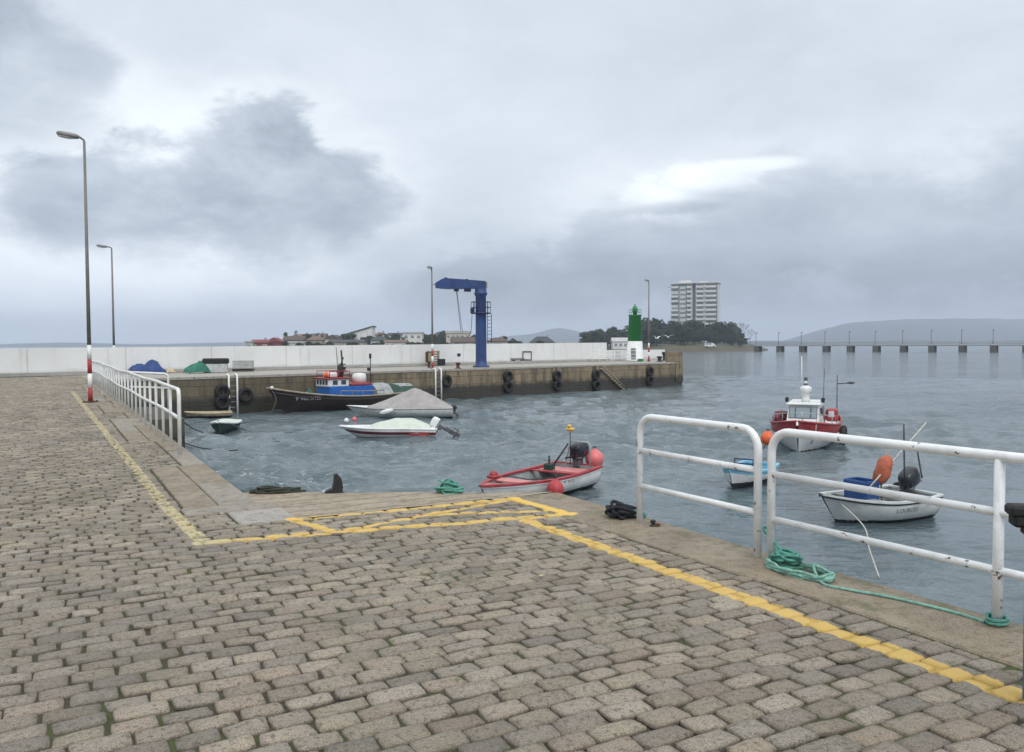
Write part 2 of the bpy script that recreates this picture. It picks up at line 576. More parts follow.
m_gelg = pm('grey_white_gelcoat', (.60, .615, .60), .36, var=.1, scale=3, bump=.06, dirt=.42, spots=(4, .70), spot_c=(.28, .22, .15))
m_inner = pm('worn_inner_hull', (.33, .345, .34), .7, var=.25, scale=4, dirt=.5)
m_floorb = pm('blue_grey_floor_paint', (.10, .145, .16), .6, var=.3, scale=5, dirt=.5)
m_boatred = pm('boat_red_paint', (.33, .032, .036), .45, var=.3, scale=5, dirt=.35, spots=(7, .66), spot_c=(.42, .20, .18))
m_pink = pm('faded_pink_paint', (.60, .22, .21), .55, var=.2, scale=5, dirt=.15)
m_maroon = pm('maroon_stripe', (.15, .02, .028), .35, var=.1, scale=3)
m_bottom = pm('dark_antifouling', (.028, .030, .032), .6, var=.3, scale=4)
m_hullblk = pm('dark_hull_paint', (.030, .017, .017), .38, var=.35, scale=2, dirt=.15)
m_cabblue = pm('cabin_blue_paint', (.018, .12, .42), .4, var=.15, scale=4)
m_ltblue = pm('light_blue_paint', (.20, .46, .60), .45, var=.15, scale=4, dirt=.2)
m_glass = pm('dark_window_glass', (.045, .06, .07), .12, var=.1, bump=0)
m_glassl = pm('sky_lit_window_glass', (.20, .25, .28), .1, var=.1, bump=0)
m_tarpg = pm('grey_beige_tarp', (.335, .31, .295), .75, var=.15, scale=3, bump=.35, bscale=14)
m_tarpw = pm('pale_cover_cloth', (.56, .60, .52), .7, var=.1, scale=3, bump=.3, bscale=14)
m_tarpgr = pm('grey_tarp', (.30, .31, .31), .7, var=.25, scale=2.5, bump=.5, bscale=9)
m_tarpk = pm('dark_green_tarp', (.022, .055, .038), .7, var=.35, scale=3, bump=.5, bscale=9)
m_tarpb = pm('blue_tarp', (.016, .05, .18), .6, var=.3, scale=2.5, bump=.6, bscale=7)
m_net = pm('green_net', (.035, .16, .115), .9, var=.4, scale=8, bump=1, bscale=50)
m_orange = pm('orange_float', (.72, .125, .03), .42, var=.12, scale=5, dirt=.1)
m_orangec = pm('orange_bag_cloth', (.44, .12, .065), .8, var=.3, scale=7, bump=.7, bscale=22)
m_pinkf = pm('pink_red_float', (.70, .17, .17), .4, var=.12, scale=5, dirt=.1)
m_redf = pm('dark_red_float', (.44, .045, .055), .45, var=.15, scale=5, dirt=.15)
m_yellow = pm('yellow_float', (.68, .44, .10), .6, var=.15)
m_bluebox = pm('blue_crate_plastic', (.018, .065, .21), .45, var=.12, scale=4)
m_bluepole = pm('blue_post_paint', (.022, .085, .22), .4, var=.1, scale=6)
m_motor = pm('black_motor_cowl', (.018, .021, .028), .25, var=.1, bump=.02)
m_motorw = pm('white_motor_cowl', (.72, .73, .72), .3, var=.05, bump=.02)
m_motorg = pm('grey_motor_leg', (.10, .105, .11), .5, var=.2)
m_alu = pm('aluminium_tube', (.45, .46, .47), .4, metal=.5)
m_cream = pm('cream_sack', (.52, .42, .28), .8, var=.2)
m_bcr = pm('pale_crate_plastic', (.45, .47, .46), .7, var=.2, scale=4, dirt=.3)
m_letter_w = pm('white_lettering', (.70, .70, .68), .6, bump=0)
m_letter_g = pm('grey_lettering', (.16, .17, .18), .6, bump=0)
m_weed = pm('seaweed', (.022, .026, .012), .6, var=.5, scale=20, bump=.8)
m_gull = pm('gull_white', (.80, .81, .82), .7, var=.05, bump=0)
m_trunk = pm('bark', (.075, .055, .042), .9, var=.3, scale=3, bump=.6, bscale=12)


def leaf_mat(name, a, b):
    m, nt, bs = new_mat(name)
    co = obj_co(nt)
    oi = nt.node('ShaderNodeObjectInfo')
    n1 = nt.noise(co, .55, 3, .6)
    c = nt.mix(nt.smooth(n1, .3, .7), a, b)
    c = nt.mix(nt.m('MULTIPLY', oi.outputs['Random'], .4), c, (b[0] * 1.2, b[1] * .9, b[2] * .7))
    nt.link(c, bs.inputs['Base Color']); bs.inputs['Roughness'].default_value = .75
    bs.inputs['Specular IOR Level'].default_value = .25
    return m


m_leaf = leaf_mat('pine_foliage', (.026, .042, .024), (.052, .074, .038))
m_leaf2 = leaf_mat('garden_foliage', (.032, .046, .022), (.060, .072, .034))
m_twig = pm('bare_twigs', (.15, .125, .11), .9, var=.2, bump=0)

# ------------------------------------------------------------------ WATER
def build_water():
    az = np.concatenate([np.linspace(-1.35, -.66, 40, endpoint=False), np.linspace(-.66, .66, 620, endpoint=False), np.linspace(.66, 1.35, 41)])
    px = np.concatenate([np.arange(420, 32, -.75), np.geomspace(32, .55, 70)])
    r = 3150.0 / px
    A, RR = np.meshgrid(az, r)
    X = np.sin(A) * RR; Y = np.cos(A) * RR
    dr = np.gradient(r)[:, None] * np.ones_like(A)
    Z = np.zeros_like(X)
    g = np.random.default_rng(5)
    for i in range(64):
        lam = float(np.exp(g.uniform(np.log(.32), np.log(6.0))))
        th = g.normal(0.25, .75)           # wind roughly along +Y with spread
        k = 2 * PI / lam
        amp = .0098 * lam ** .62
        ph = g.uniform(0, 2 * PI)
        fade = np.clip((lam / (2.0 * dr) - .5) / 1.0, 0, 1)
        q = k * (X * math.sin(th) + Y * math.cos(th)) + ph
        w = np.sin(q)
        Z += amp * fade * (w + .25 * np.cos(2 * q))
    # groups of livelier and calmer water
    gm = .75 + .35 * np.sin(X * .13 + .7 * np.sin(Y * .09)) * np.sin(Y * .17 + 1.3 + .8 * np.sin(X * .07))
    Z *= gm * 1.3
    calm_ = 1 - .75 * np.exp(-((X - 9.0) ** 2 / 8.0 ** 2 + (Y - 19.0) ** 2 / 8.5 ** 2))
    Z *= calm_
    # sheltered inside the harbour near the boats at right
    V = np.stack([X, Y, Z + WZ], -1).reshape(-1, 3).astype(np.float32)
    nr, na = X.shape
    idx = np.arange(nr * na).reshape(nr, na)
    q = np.stack([idx[:-1, :-1], idx[:-1, 1:], idx[1:, 1:], idx[1:, :-1]], -1).reshape(-1, 4)[:, ::-1]
    me = bpy.data.meshes.new('water')
    me.vertices.add(len(V)); me.vertices.foreach_set('co', V.ravel())
    me.loops.add(q.size); me.loops.foreach_set('vertex_index', q.ravel().astype(np.int32))
    me.polygons.add(len(q)); me.polygons.foreach_set('loop_start', (np.arange(len(q)) * 4).astype(np.int32))
    me.update(calc_edges=True)
    me.polygons.foreach_set('use_smooth', np.ones(len(q), bool))
    fo = np.zeros(len(V), np.float32)
    for (u, v, rad, st) in ((252, 480, 1.6, .9), (275, 484, 1.6, .7), (300, 487, 1.5, 1.0), (318, 489, 1.2, 1.0), (228, 475, 1.2, .5)):
        p = at(u, v - 3, WZ)
        fo = np.maximum(fo, st * np.exp(-((V[:, 0] - p.x) ** 2 + (V[:, 1] - p.y) ** 2) / rad ** 2))
    at_ = me.attributes.new('foam', 'FLOAT', 'POINT'); at_.data.foreach_set('value', fo)
    ac = me.attributes.new('calm', 'FLOAT', 'POINT'); ac.data.foreach_set('value', calm_.ravel().astype(np.float32))
    me.materials.append(m_water)
    o = bpy.data.objects.new('water', me); COL.objects.link(o)
    return tag(o, 'choppy grey blue harbour water', None, None, 'structure')


water = build_water()

# ------------------------------------------------------------------ QUAY
EDGE_L, EDGE_R = 1.86, 4.90
PIER_W = 7.5
# far border: the back wall line n = PIER_W+.6 ; ground polygon in world xy
def line_hit(t, n):
    """point at quay offset t lying on pier line n"""
    a = ts(t, 0); d = DS
    k = (PN.dot(PA) + n - PN.dot(a)) / PN.dot(d)
    return a + d * k


def P2(v): return (v.x, v.y)


c_left_far = line_hit(EDGE_L, 0.0)
mb = MB()
poly = [P2(ts(-40, -14)), P2(ts(EDGE_R, -14)), P2(ts(EDGE_R, 7.93)), P2(ts(2.02, 7.93)), P2(ts(2.02, 8.95)), P2(ts(EDGE_L, 8.95)), P2(c_left_far), P2(pr(-2, 7.9)), P2(pr(-80, 7.9)), P2(ts(-60, 10))]
mb.prism(poly, -4.0, -.0155)
mb.m = [1] * len(mb.m); mb.m[1] = 0
quay = mb.build('quay_ground', [m_joint, m_quaywall])
tag(quay, None, None, None, 'structure')


def in_view(x, y, margin=2.5):
    if y < 1.5: return False
    return abs(x) < y * .64 + margin


# sett layout: rows along t, stacked along s
def left_patch(s):
    """pattern of slabs and sett patches beside the left rail: returns t where the slabs begin"""
    i = int(math.floor(s / 1.75))
    h = (math.sin(i * 12.9898) * 43758.5453) % 1.0
    return 1.55 if h < .45 else 1.14


def t_limit(s):
    if s < 7.93: return 4.08 if -.9 < s < 2.3 else 4.265
    if s < 8.6: return 1.49
    if s < 9.0: return 1.11
    return left_patch(s) + .005


def sett_allowed(t, s):
    if s < 7.93:
        return t < 4.27
    return True


def build_setts():
    tiers = {0: [], 1: [], 2: []}
    row = 0
    s = -1.0
    while s < 64:
        depth = .138 + random.uniform(-.007, .010)
        t = -34 + .115 * (row % 2) + random.uniform(-.02, .02)
        off = random.uniform(-.06, .06)
        while t < 4.35:
            w = .23 + random.choice((-1, 1)) * random.uniform(0, .030) if random.random() > .12 else random.uniform(.165, .29)
            w -= (t + 34 - .23 * round((t + 34 - .115 * (row % 2)) / .23) - .115 * (row % 2)) * .35
            lim = t_limit(s + depth / 2)
            if t > lim - .07: break
            if t + w > lim - .07: w = lim - t
            tc, sc = t + w / 2, s + depth / 2
            wv = .030 * math.sin(tc * .6 + s * .25) + .014 * math.sin(tc * 1.9 + 1.7 + s * .5)
            p = ts(tc, sc + wv)
            if in_view(p.x, p.y) and PN.dot(p - PA) < 6.6 and p.y < 60 and sett_allowed(tc, sc):
                d = p.length
                tiers[0 if d < 8.5 else (1 if d < 20 else 2)].append((tc, sc + wv, w, depth))
            t += w
        s += depth
        row += 1
    Vs = []; Fs = []; tints = []; rims = []
    base = 0
    for tier, n in ((0, 7), (1, 5), (2, 4)):
        L = np.array(tiers[tier])
        if len(L) == 0: continue
        g = np.random.default_rng(40 + tier)
        N = len(L)
        lin = {7: [-1, -.94, -.6, 0, .6, .94, 1], 5: [-1, -.9, 0, .9, 1], 4: [-1, -.86, .86, 1]}[n]
        lin = np.array(lin)
        gu, gv = np.meshgrid(lin, lin)           # n x n
        gu = gu.ravel(); gv = gv.ravel(); K = len(gu)
        gap = g.uniform(.0025, .0075, N)
        hw = L[:, 2] / 2 - gap; hd = L[:, 3] / 2 - gap * .85
        # rounded corners
        r4 = (np.abs(gu) ** 7 + np.abs(gv) ** 7) ** (1 / 7)
        sq = 1 / np.maximum(1, r4 ** 1.0)
        su = gu * sq; sv = gv * sq
        # corner jitter by bilinear skew
        jit = g.normal(0, 1, (N, 8))
        bil = [(1 - gu) * (1 - gv) / 4, (1 + gu) * (1 - gv) / 4, (1 - gu) * (1 + gv) / 4, (1 + gu) * (1 + gv) / 4]
        ju = sum(b[None] * jit[:, i:i + 1] for i, b in enumerate(bil)) * .006
        jv = sum(b[None] * jit[:, 4 + i:5 + i] for i, b in enumerate(bil)) * .006
        T = L[:, 0:1] + su[None] * hw[:, None] + ju
        S = L[:, 1:2] + sv[None] * hd[:, None] + jv
        edge = np.maximum(np.abs(gu), np.abs(gv))
        z = np.where(edge > .99, -.021, 0.0)
        z = z + np.where((edge > .7) & (edge <= .99), -.0028 if n != 4 else -.003, 0)
        dome = .006 * (1 - gu ** 2) * (1 - gv ** 2)
        Z = z[None] + dome[None] * g.uniform(.3, 1.4, (N, 1)) + g.normal(0, .0026, (N, 1)).clip(-.005, .006)
        Z = Z + (gu[None] * g.normal(0, .0025, (N, 1)) + gv[None] * g.normal(0, .0025, (N, 1)))
        if n >= 5: Z = Z + g.normal(0, .0012, (N, K)) * (edge < .99)[None]
        Z = Z + .0035 * np.sin(T * .8 + S * .35) + .003 * np.sin(S * 1.1 - T * .6)
        X = DT.x * T + DS.x * S; Y = DT.y * T + DS.y * S
        V = np.stack([X, Y, Z], -1).reshape(-1, 3)
        i0 = np.arange(n * n).reshape(n, n)
        q = np.stack([i0[:-1, :-1], i0[:-1, 1:], i0[1:, 1:], i0[1:, :-1]], -1).reshape(-1, 4)
        Q = (q[None] + (np.arange(N) * K)[:, None, None]).reshape(-1, 4) + base
        Vs.append(V); Fs.append(Q); base += len(V)
        pal = np.array([(.325, .302, .270), (.305, .287, .262), (.35, .322, .282), (.315, .280, .245), (.275, .264, .248), (.335, .316, .293), (.30, .282, .242)])
        pick = g.integers(0, len(pal), N)
        cc = pal[pick] * np.array([1.20, 1.095, .95]) * g.uniform(.78, 1.22, (N, 1))
        tints.append(np.repeat(cc, K, 0))
        rims.append(np.tile(np.where(edge > .99, 1.0, np.where(edge > .8, .12, 0.0)), N))
    V = np.concatenate(Vs).astype(np.float32); Q = np.concatenate(Fs).astype(np.int32)
    tint = np.concatenate(tints); rim = np.concatenate(rims).astype(np.float32)
    me = bpy.data.meshes.new('cobbled_pavement')
    me.vertices.add(len(V)); me.vertices.foreach_set('co', V.ravel())
    me.loops.add(Q.size); me.loops.foreach_set('vertex_index', Q.ravel())
    me.polygons.add(len(Q)); me.polygons.foreach_set('loop_start', (np.arange(len(Q)) * 4).astype(np.int32))
    me.update(calc_edges=True)
    me.polygons.foreach_set('use_smooth', np.ones(len(Q), bool))
    ca = me.attributes.new('tint', 'FLOAT_COLOR', 'POINT')
    ca.data.foreach_set('color', np.concatenate([tint, np.ones((len(tint), 1))], 1).astype(np.float32).ravel())
    ra = me.attributes.new('rim', 'FLOAT', 'POINT'); ra.data.foreach_set('value', rim)
    me.materials.append(m_cobble)
    o = bpy.data.objects.new('cobbled_pavement', me); COL.objects.link(o)
    print('setts', [len(tiers[i]) for i in tiers], 'verts', len(V))
    return tag(o, None, None, None, 'structure')


build_setts()

# coping slabs
def slab(mb, t0, t1, s0, s1, z1, z0=-.25, e=.012):
    """bevelled slab laid in the quay frame"""
    g = .006
    a, b, c, d = t0 + g, t1 - g, s0 + g, s1 - g
    jz = [random.uniform(-.006, .006) for _ in range(4)]
    lo = [ts(a, c, z0), ts(b, c, z0), ts(b, d, z0), ts(a, d, z0)]
    mi = [ts(a, c, z1 - e + jz[0]), ts(b, c, z1 - e + jz[1]), ts(b, d, z1 - e + jz[2]), ts(a, d, z1 - e + jz[3])]
    to = [ts(a + e, c + e, z1 + jz[0]), ts(b - e, c + e, z1 + jz[1]), ts(b - e, d - e, z1 + jz[2]), ts(a + e, d - e, z1 + jz[3])]
    V = lo + mi + to
    fs = [(8, 9, 10, 11)]
    for k in (0, 4):
        for i in range(4):
            j = (i + 1) % 4
            fs.append((k + i, k + j, k + 4 + j, k + 4 + i))
    mb.add(V, fs)


mb = MB()
s = -12.0
while s < 7.9:                                     # right-hand edge
    L = min(random.uniform(1.2, 2.2), 7.9 - s)
    if 7.9 - s - L < .5: L = 7.9 - s
    mb.mi = 0 if random.random() < .75 else 1
    slab(mb, 4.28 + random.uniform(-.03, .03), EDGE_R + .02, s, s + L, .004)
    s += L
mb.mi = 2
slab(mb, 4.10, 4.32, -.9, 2.3, -.004)
mb.mi = 0
i = int(9.0 / 1.75)
s = 9.0
while s < 50:                                      # left-hand edge
    s1 = (math.floor(s / 1.75 + 1e-6) + 1) * 1.75
    t0 = left_patch((s + s1) / 2)
    mb.mi = random.choice([0, 0, 1])
    tt = max(t0 + .02, 1.14)
    if t0 < 1.3 and random.random() < .6:
        slab(mb, tt, 1.50, s, s1, .000)
        mb.mi = random.choice([0, 1]); slab(mb, 1.50, EDGE_L + .02, s, s1, .004)
    else:
        slab(mb, tt, EDGE_L + .02, s, s1, .004)
    s = s1
# smooth slabs at the head of the slipway
mb.mi = 3
slab(mb, 1.50, 2.04, 7.92, 8.58, .006)
mb.mi = 1
slab(mb, 1.12, 2.02, 8.60, 8.99, .004)
cop = mb.build('coping_pavement', [m_coping, m_coping2, m_dark, m_conc])
tag(cop, None, None, None, 'structure')

# slipway: nearly level head, then a steep fall into the water
mb = MB()
def crest(t): return 9.95 + (7.98 - 9.95) * (t - 1.88) / (4.86 - 1.88)
nT = 24
def rampf(a, b):
    t = 1.885 + (4.88 - 1.885) * a
    c = max(crest(t), 7.97)
    s0 = 7.945
    if b < .5:
        q = b / .5
        s_ = s0 + (c - s0) * q
        z = -.006 - .018 * (s_ - s0)
    else:
        q = (b - .5) / .5
        s_ = c + 9.0 * q
        z = -.006 - .018 * (c - s0) - .30 * 9.0 * q - .1 * min(1, q * 12)
    return ts(t, s_, z + .004 * math.sin(t * 7 + s_ * 3))
mb.grid(rampf, nT, 40, smooth=False)
ramp = mb.build('ramp_surface', m_ramp)
tag(ramp, None, None, None, 'structure')
mb = MB(); mb.prism([P2(ts(EDGE_R, 7.9)), P2(ts(EDGE_R, 7.99)), P2(ts(2.0, 7.99)), P2(ts(2.0, 7.9))], -4, -.06)
# ------------------------------------------------------------------ PIER
K0 = -14.0
K1 = 39.6                                          # pier end
pier = thing('stone_pier', 'long stone pier with dark tide line reaching across the harbour', 'pier', pr(0, 0), math.atan2(PM.y, PM.x))
# local frame: x along pier, y towards the sea side, z up
kq = PM.dot(c_left_far - PA)
KB = 51.0                                          # the far end runs obliquely
mb = MB(); mb.prism([(kq, 0), (K1, 0), (KB, PIER_W + .8), (kq, PIER_W + .8)], -4.0, -.175); mb.build('pier_wall', m_pier, pier)
mb = MB()
x = kq
while x < K1 - .2:
    L = min(random.uniform(2.0, 3.2), K1 - x + .04)
    mb.box((x + L / 2, .315, -.09), (L - .012, .71, .16), .02); x += L
mb.build('coping', m_deck, pier)
sl = (KB - K1) / (PIER_W + .8)
mb = MB(); mb.prism([(kq, .68), (K1 + sl * .68 - .02, .68), (KB - .02, PIER_W + .78), (kq, PIER_W + .78)], -.16, -.015); mb.build('deck', m_deck, pier)
mb = MB(); mb.box((K1 - .50, .55, .44), (1.0, 1.2, .90), .03); mb.box((K1 - .5, .55, -.9), (1.08, 1.3, 1.75), .03)
mb.build('end_pillar', m_pier, pier)
# stair let into the face
mb = MB()
for i in range(11):
    xx = 28.5 + i * .27; zz = -.30 - i * .17
    mb.box((xx, -.12, zz - .06), (.26, .26, .12), .01)
mb.tube([(28.4, -.28, -.05), (31.3, -.28, -1.95)], .06, 6)
mb.build('stair', m_wood, pier)
# white wall at the back of pier and quay
hw0 = []
mb = MB()
xs = np.linspace(-62, 38.4, 42)
for i in range(len(xs) - 1):
    a, b = xs[i], xs[i + 1]
    hh = 1.53 + .0037 * ((a + b) / 2 + 14)
    if False: pass
    h0 = 1.52 + .0042 * (a + 14); h1 = 1.52 + .0042 * (b + 14)
    y0, y1 = PIER_W + .25, PIER_W + .75
    V = [(a, y0, 0), (b, y0, 0), (b, y1, 0), (a, y1, 0), (a, y0, h0), (b, y0, h1), (b, y1, h1), (a, y1, h0)]
    fs = [(4, 5, 6, 7), (0, 1, 5, 4), (2, 3, 7, 6)]
    if i == 0: fs.append((0, 4, 7, 3))
    if i == len(xs) - 2: fs.append((1, 2, 6, 5))
    mb.add(V, fs)
wall = thing('breakwater_wall', 'long low whitewashed wall running along the back of the pier', 'wall', pr(0, 0), math.atan2(PM.y, PM.x))
mb.build('wall_face', m_wallw, wall)
mb = MB(); mb.box(((-62 + 38.4) / 2, PIER_W + .05, .10), (100.4, .40, .22), .02); mb.build('footing', m_grey, wall)
lw = thing('parapet_wall', 'short lower white wall beside the green light tower at the pier end', 'wall', pr(0, 0), math.atan2(PM.y, PM.x))
mb = MB(); mb.box((42.9, PIER_W + .3, .50), (8.8, .4, 1.0), .02); mb.build('wall_face', m_wallw, lw)

# ------------------------------------------------------------------ railings
def pipe_panel(parent, p0, p1, h, r, rails, left_bend=True, right_bend=True, posts=(), mat=m_rail, br=.16, name0='post'):
    """hoop panel: two bent end posts joined by the top rail, straight lower rails"""
    d = (p1 - p0); L = d.length; d = d.normalized(); up = Vector((0, 0, 1))
    z0 = Vector((0, 0, 0))
    hoop = []
    if left_bend:
        hoop += [p0 + up * -.02, p0 + up * (h - br)] + arc(p0 + d * br + up * (h - br), br, PI, PI / 2, d, up)[1:]
    else:
        hoop += [p0 + up * h]
    if right_bend:
        hoop += arc(p1 - d * br + up * (h - br), br, PI / 2, 0, d, up) + [p1 + up * -.02]
    else:
        hoop += [p1 + up * h]
    mb = MB(); mb.tube(hoop, r, 12); mb.build('top_rail', mat, parent)
    for z in rails:
        mb = MB(); mb.tube([p0 + up * z, p1 + up * z], r * .82, 12); mb.build('rail', mat, parent)
    for q in posts:
        mb = MB(); pp = p0 + d * q; mb.tube([pp - up * .02, pp + up * (h - r * .5)], r * .95, 12)
        mb.build('post', mat, parent)


g1a, g1b = at(640, 523), at(757.5, 557)
rail1 = thing('railing', 'white tubular hoop railing panel standing free behind the black rope heap', 'railing')
pipe_panel(rail1, g1a, g1b, .985, .031, (.345, .672), mat=m_rail)
g2a, g2b = at(771, 561.5), at(997, 626)
dd = (g2b - g2a).normalized()
g2c = g2b + dd * 2.6
rail2 = thing('railing', 'white tubular railing beside the green rope coil, chipped to bare metal', 'railing')
pipe_panel(rail2, g2a, g2c, .99, .031, (.325, .665), right_bend=True, posts=((g2b - g2a).length,), mat=m_rail)

# long rail on the left
rl = thing('railing', 'long white railing with closely set posts along the quay edge by the lamp', 'railing')
S0, S1 = 13.55, 44.5
N_ = 30
def railz(s): return .985 + .012 * math.sin(s * .9) + .01 * math.sin(s * .37 + 1)
path = [ts(1.70, S0, -.02), ts(1.70, S0, .985 - .11)] + arc(ts(1.70, S0 + .11, .985 - .11), .11, PI, PI / 2, DS, Vector((0, 0, 1)))[1:]
path += [ts(1.70 + .012 * math.sin(S0 + (S1 - S0) * i / 40 * 2.1), S0 + .3 + (S1 - S0 - .3) * i / 40, railz(S0 + (S1 - S0) * i / 40)) for i in range(1, 41)]
mb = MB(); mb.tube(path, .029, 10); mb.build('top_rail', m_railw, rl)
mb = MB(); mb.tube([ts(1.70, S0 + (S1 - S0) * i / 40, railz(S0 + (S1 - S0) * i / 40) - .43) for i in range(41)], .026, 10); mb.build('rail', m_railw, rl)
sp = 1.045
i = 1
while S0 + i * sp < S1:
    s_ = S0 + i * sp
    mb = MB(); mb.tube([ts(1.70, s_, -.02), ts(1.70, s_, railz(s_) - .01)], .023, 10); mb.build('post', m_railw, rl)
    i += 1
# short rail around the landing
land = thing('landing_stage', 'dark stone landing built against the quay below the long white railing', 'landing')
mb = MB()
mb.prism([P2(ts(EDGE_L + .01, 21)), P2(ts(2.75, 21)), P2(ts(2.75, 25.5)), P2(ts(EDGE_L + .01, 25.5))], -4, -.06)
mb.build('platform', m_wetstone, land)
sr = thing('railing', 'short white guard rail crossing the landing behind the long railing', 'railing')
a_, b_ = ts(1.78, 22.6, -.06), ts(2.68, 22.6, -.06)
pipe_panel(sr, ts(1.76, 23.2, 0.0), ts(2.66, 23.2, -.06), .985, .03, (.62,), left_bend=False, mat=m_railw, br=.10)

# rails by the light tower
lr = thing('railing', 'thin white railing on the pier left of the green light tower', 'railing', pr(0, 0), math.atan2(PM.y, PM.x))
mb = MB()
for z in (.35, .68, 1.0): mb.tube([(31.6, 3.6, z), (37.6, 3.6, z)], .025, 6)
mb.build('rail', m_whitep, lr)
for x in np.linspace(31.6, 37.6, 7):
    mb = MB(); mb.tube([(x, 3.6, -.02), (x, 3.6, 1.0)], .03, 6); mb.build('post', m_whitep, lr)

# ------------------------------------------------------------------ street lamps
def lamp(label, base, H, r0, arm, head, adir, bands=True, band=.42, group='street lamps'):
    t = thing('street_lamp', label, 'street lamp', base, 0, group)
    mb = MB(); mb.box((0, 0, .012), (.34, .34, .024), .005)
    for a in (-1, 1):
        for b in (-1, 1): mb.lathe((a * .12, b * .12, .02), [(.018, 0), (.018, .035)], 6)
    mb.build('base_plate', m_rust, t)
    zb = band * 4 if bands else 0.02
    rr = lambda z: r0 * (1 - .45 * z / H)
    if bands:
        for i in range(4):
            mb = MB(); mb.lathe((0, 0, i * band), [(rr(i * band) * 1.03, .0), (rr((i + 1) * band) * 1.03, band)], 14)
            mb.build('painted_band', [m_redp, m_whitep][i % 2], t)
    ex = Vector(adir).normalized(); up = Vector((0, 0, 1))
    path = [(0, 0, zb + .003), (0, 0, H * .5), (0, 0, H - .10)]
    mb = MB(); mb.tube(path, [rr(zb), rr(H * .5), rr(H)], 12); mb.build('pole', m_galvb, t)
    mb = MB()
    p = [up * (H - .12)] + [up * (H - .06) + ex * .02, up * H + ex * .10, up * (H + .04) + ex * (arm - head * .9)]
    mb.tube(p, r0 * .5, 8); mb.build('arm', m_galvb, t)
    hd = MB()
    hd.M = Matrix.Translation(up * (H + .06) + ex * (arm - head / 2)) @ Matrix.Rotation(math.atan2(ex.y, ex.x), 4, 'Z') @ Matrix.Rotation(R(-8), 4, 'Y')
    hd.ell((0, 0, 0), (head / 2, .14, .075), .62, 14, 8)
    ho = hd.build('lamp_head', m_galv, t)
    ln = MB(); ln.M = hd.M @ Matrix.Translation((head * .08, 0, -.055)); ln.ell((0, 0, 0), (head * .36, .115, .05), .7, 12, 6)
    ln.build('lens', m_lens, ho)
    return t


lp1 = at(90.5, 402)
lamp('tall street lamp with red and white banded foot beside the yellow line', lp1, 7.72, .062, .74, .62, (-1, -.25, 0))
p = at(114.5, 373.2)
lamp('grey street lamp on the pier behind the blue tarpaulin heap', p, (373.2 - 248) * p.y / F * 1.002, .075, .85, .62, (-1, -.2, 0))
p = pr(19.4 - 7.85, .9); p = at(432.6, 368.2)
lamp('street lamp on the pier edge left of the blue crane', p, (368.2 - 269) * p.y / F, .08, .55, .5, (-.4, -1, 0), group='street lamps')
p = at(648.8, 361.4)
lamp('street lamp on the pier edge right of the green light tower', p, (361.4 - 281.5) * p.y / F, .085, .6, .5, (-.8, -.9, 0), group='street lamps')
p = at(435, 368.0)
cb = thing('control_box', 'brown control cabinet on a post at the foot of the lamp left of the crane', 'cabinet', pr(PM.dot(at(429, 367.6) - PA), PN.dot(at(429, 367.6) - PA)), math.atan2(PM.y, PM.x))
mb = MB(); mb.box((0, 0, .75), (.42, .3, .75), .02); mb.build('box', m_rust, cb)
mb = MB(); mb.box((0, -.155, .75), (.34, .012, .62)); mb.build('door', m_wood, cb)
mb = MB(); mb.box((0, 0, .185), (.14, .14, .37)); mb.build('post', m_rust, cb)

# ------------------------------------------------------------------ crane
cb_ = at(481.2, 367.0)
Yc = cb_.y
pxm = F / Yc
crane = thing('jib_crane', 'blue jib crane with a tapered box arm standing on the pier', 'crane', cb_, 0)
Hc = (367 - 289) / pxm
mb = MB(); mb.lathe((0, 0, 0), [(.62, 0), (.62, .06), (.43, .10), (.395, .5), (.39, Hc * .5), (.38, Hc - .55), (.45, Hc - .45), (.50, Hc - .30), (.42, Hc - .25), (.42, Hc)], 24); mb.build('column', m_bluep, crane)
for i in range(10):
    a = 2 * PI * i / 10
    mb = MB(); mb.lathe((.53 * math.cos(a), .53 * math.sin(a), .05), [(.03, 0), (.03, .08)], 6); mb.build('bolt', m_blued, crane)
# boom pointing left and slightly to the viewer
bx = MB(); bx.M = Matrix.Translation((0, 0, Hc)) @ Matrix.Rotation(PI + R(4), 4, 'Z')
def boomsec(x, zlo, zhi, w): return [(x, -w, zlo), (x, w, zlo), (x, w, zhi), (x, -w, zhi)]
secs = [boomsec(-.34, .02, .54, .29), boomsec(.45, .0, .60, .30), boomsec(2.3, -.02, .74, .27), boomsec(2.72, .0, .72, .25), boomsec(3.25, .06, .42, .19)]
V = [p for s_ in secs for p in s_]
fs = [(3, 2, 1, 0), (16, 17, 18, 19)]
for i in range(4):
    for k in range(4):
        j = (k + 1) % 4
        fs.append((i * 4 + k, i * 4 + j, i * 4 + 4 + j, i * 4 + 4 + k))
bx.add(V, fs); bx.build('boom', m_bluep, crane)
mb = MB(); mb.M = bx.M.copy()
mb.box((-.41, 0, .28), (.12, .46, .44), .03); mb.build('counter_plate', m_galv, crane)
for c_, s_ in (((.95, 0, -.10), (.5, .34, .22)), ((1.75, 0, -.09), (.35, .3, .2)), ((2.5, 0, .77), (.22, .2, .09)), ((1.0, 0, .665), (.18, .2, .09))):
    mb = MB(); mb.M = bx.M.copy(); mb.box(c_, s_, .03); mb.build('hoist' if c_[2] < 0 else 'lifting_lug', m_blued, crane)
mb = MB(); mb.M = bx.M.copy(); mb.tube([(3.2, 0, .30), (3.55, 0, .36)], .035, 6); mb.build('end_rod', m_galv, crane)
mb = MB()
wob = lambda x0, z0, x1, z1: [(x0 + (x1 - x0) * i / 10 , -.05, z0 + (z1 - z0) * i / 10) for i in range(11)]
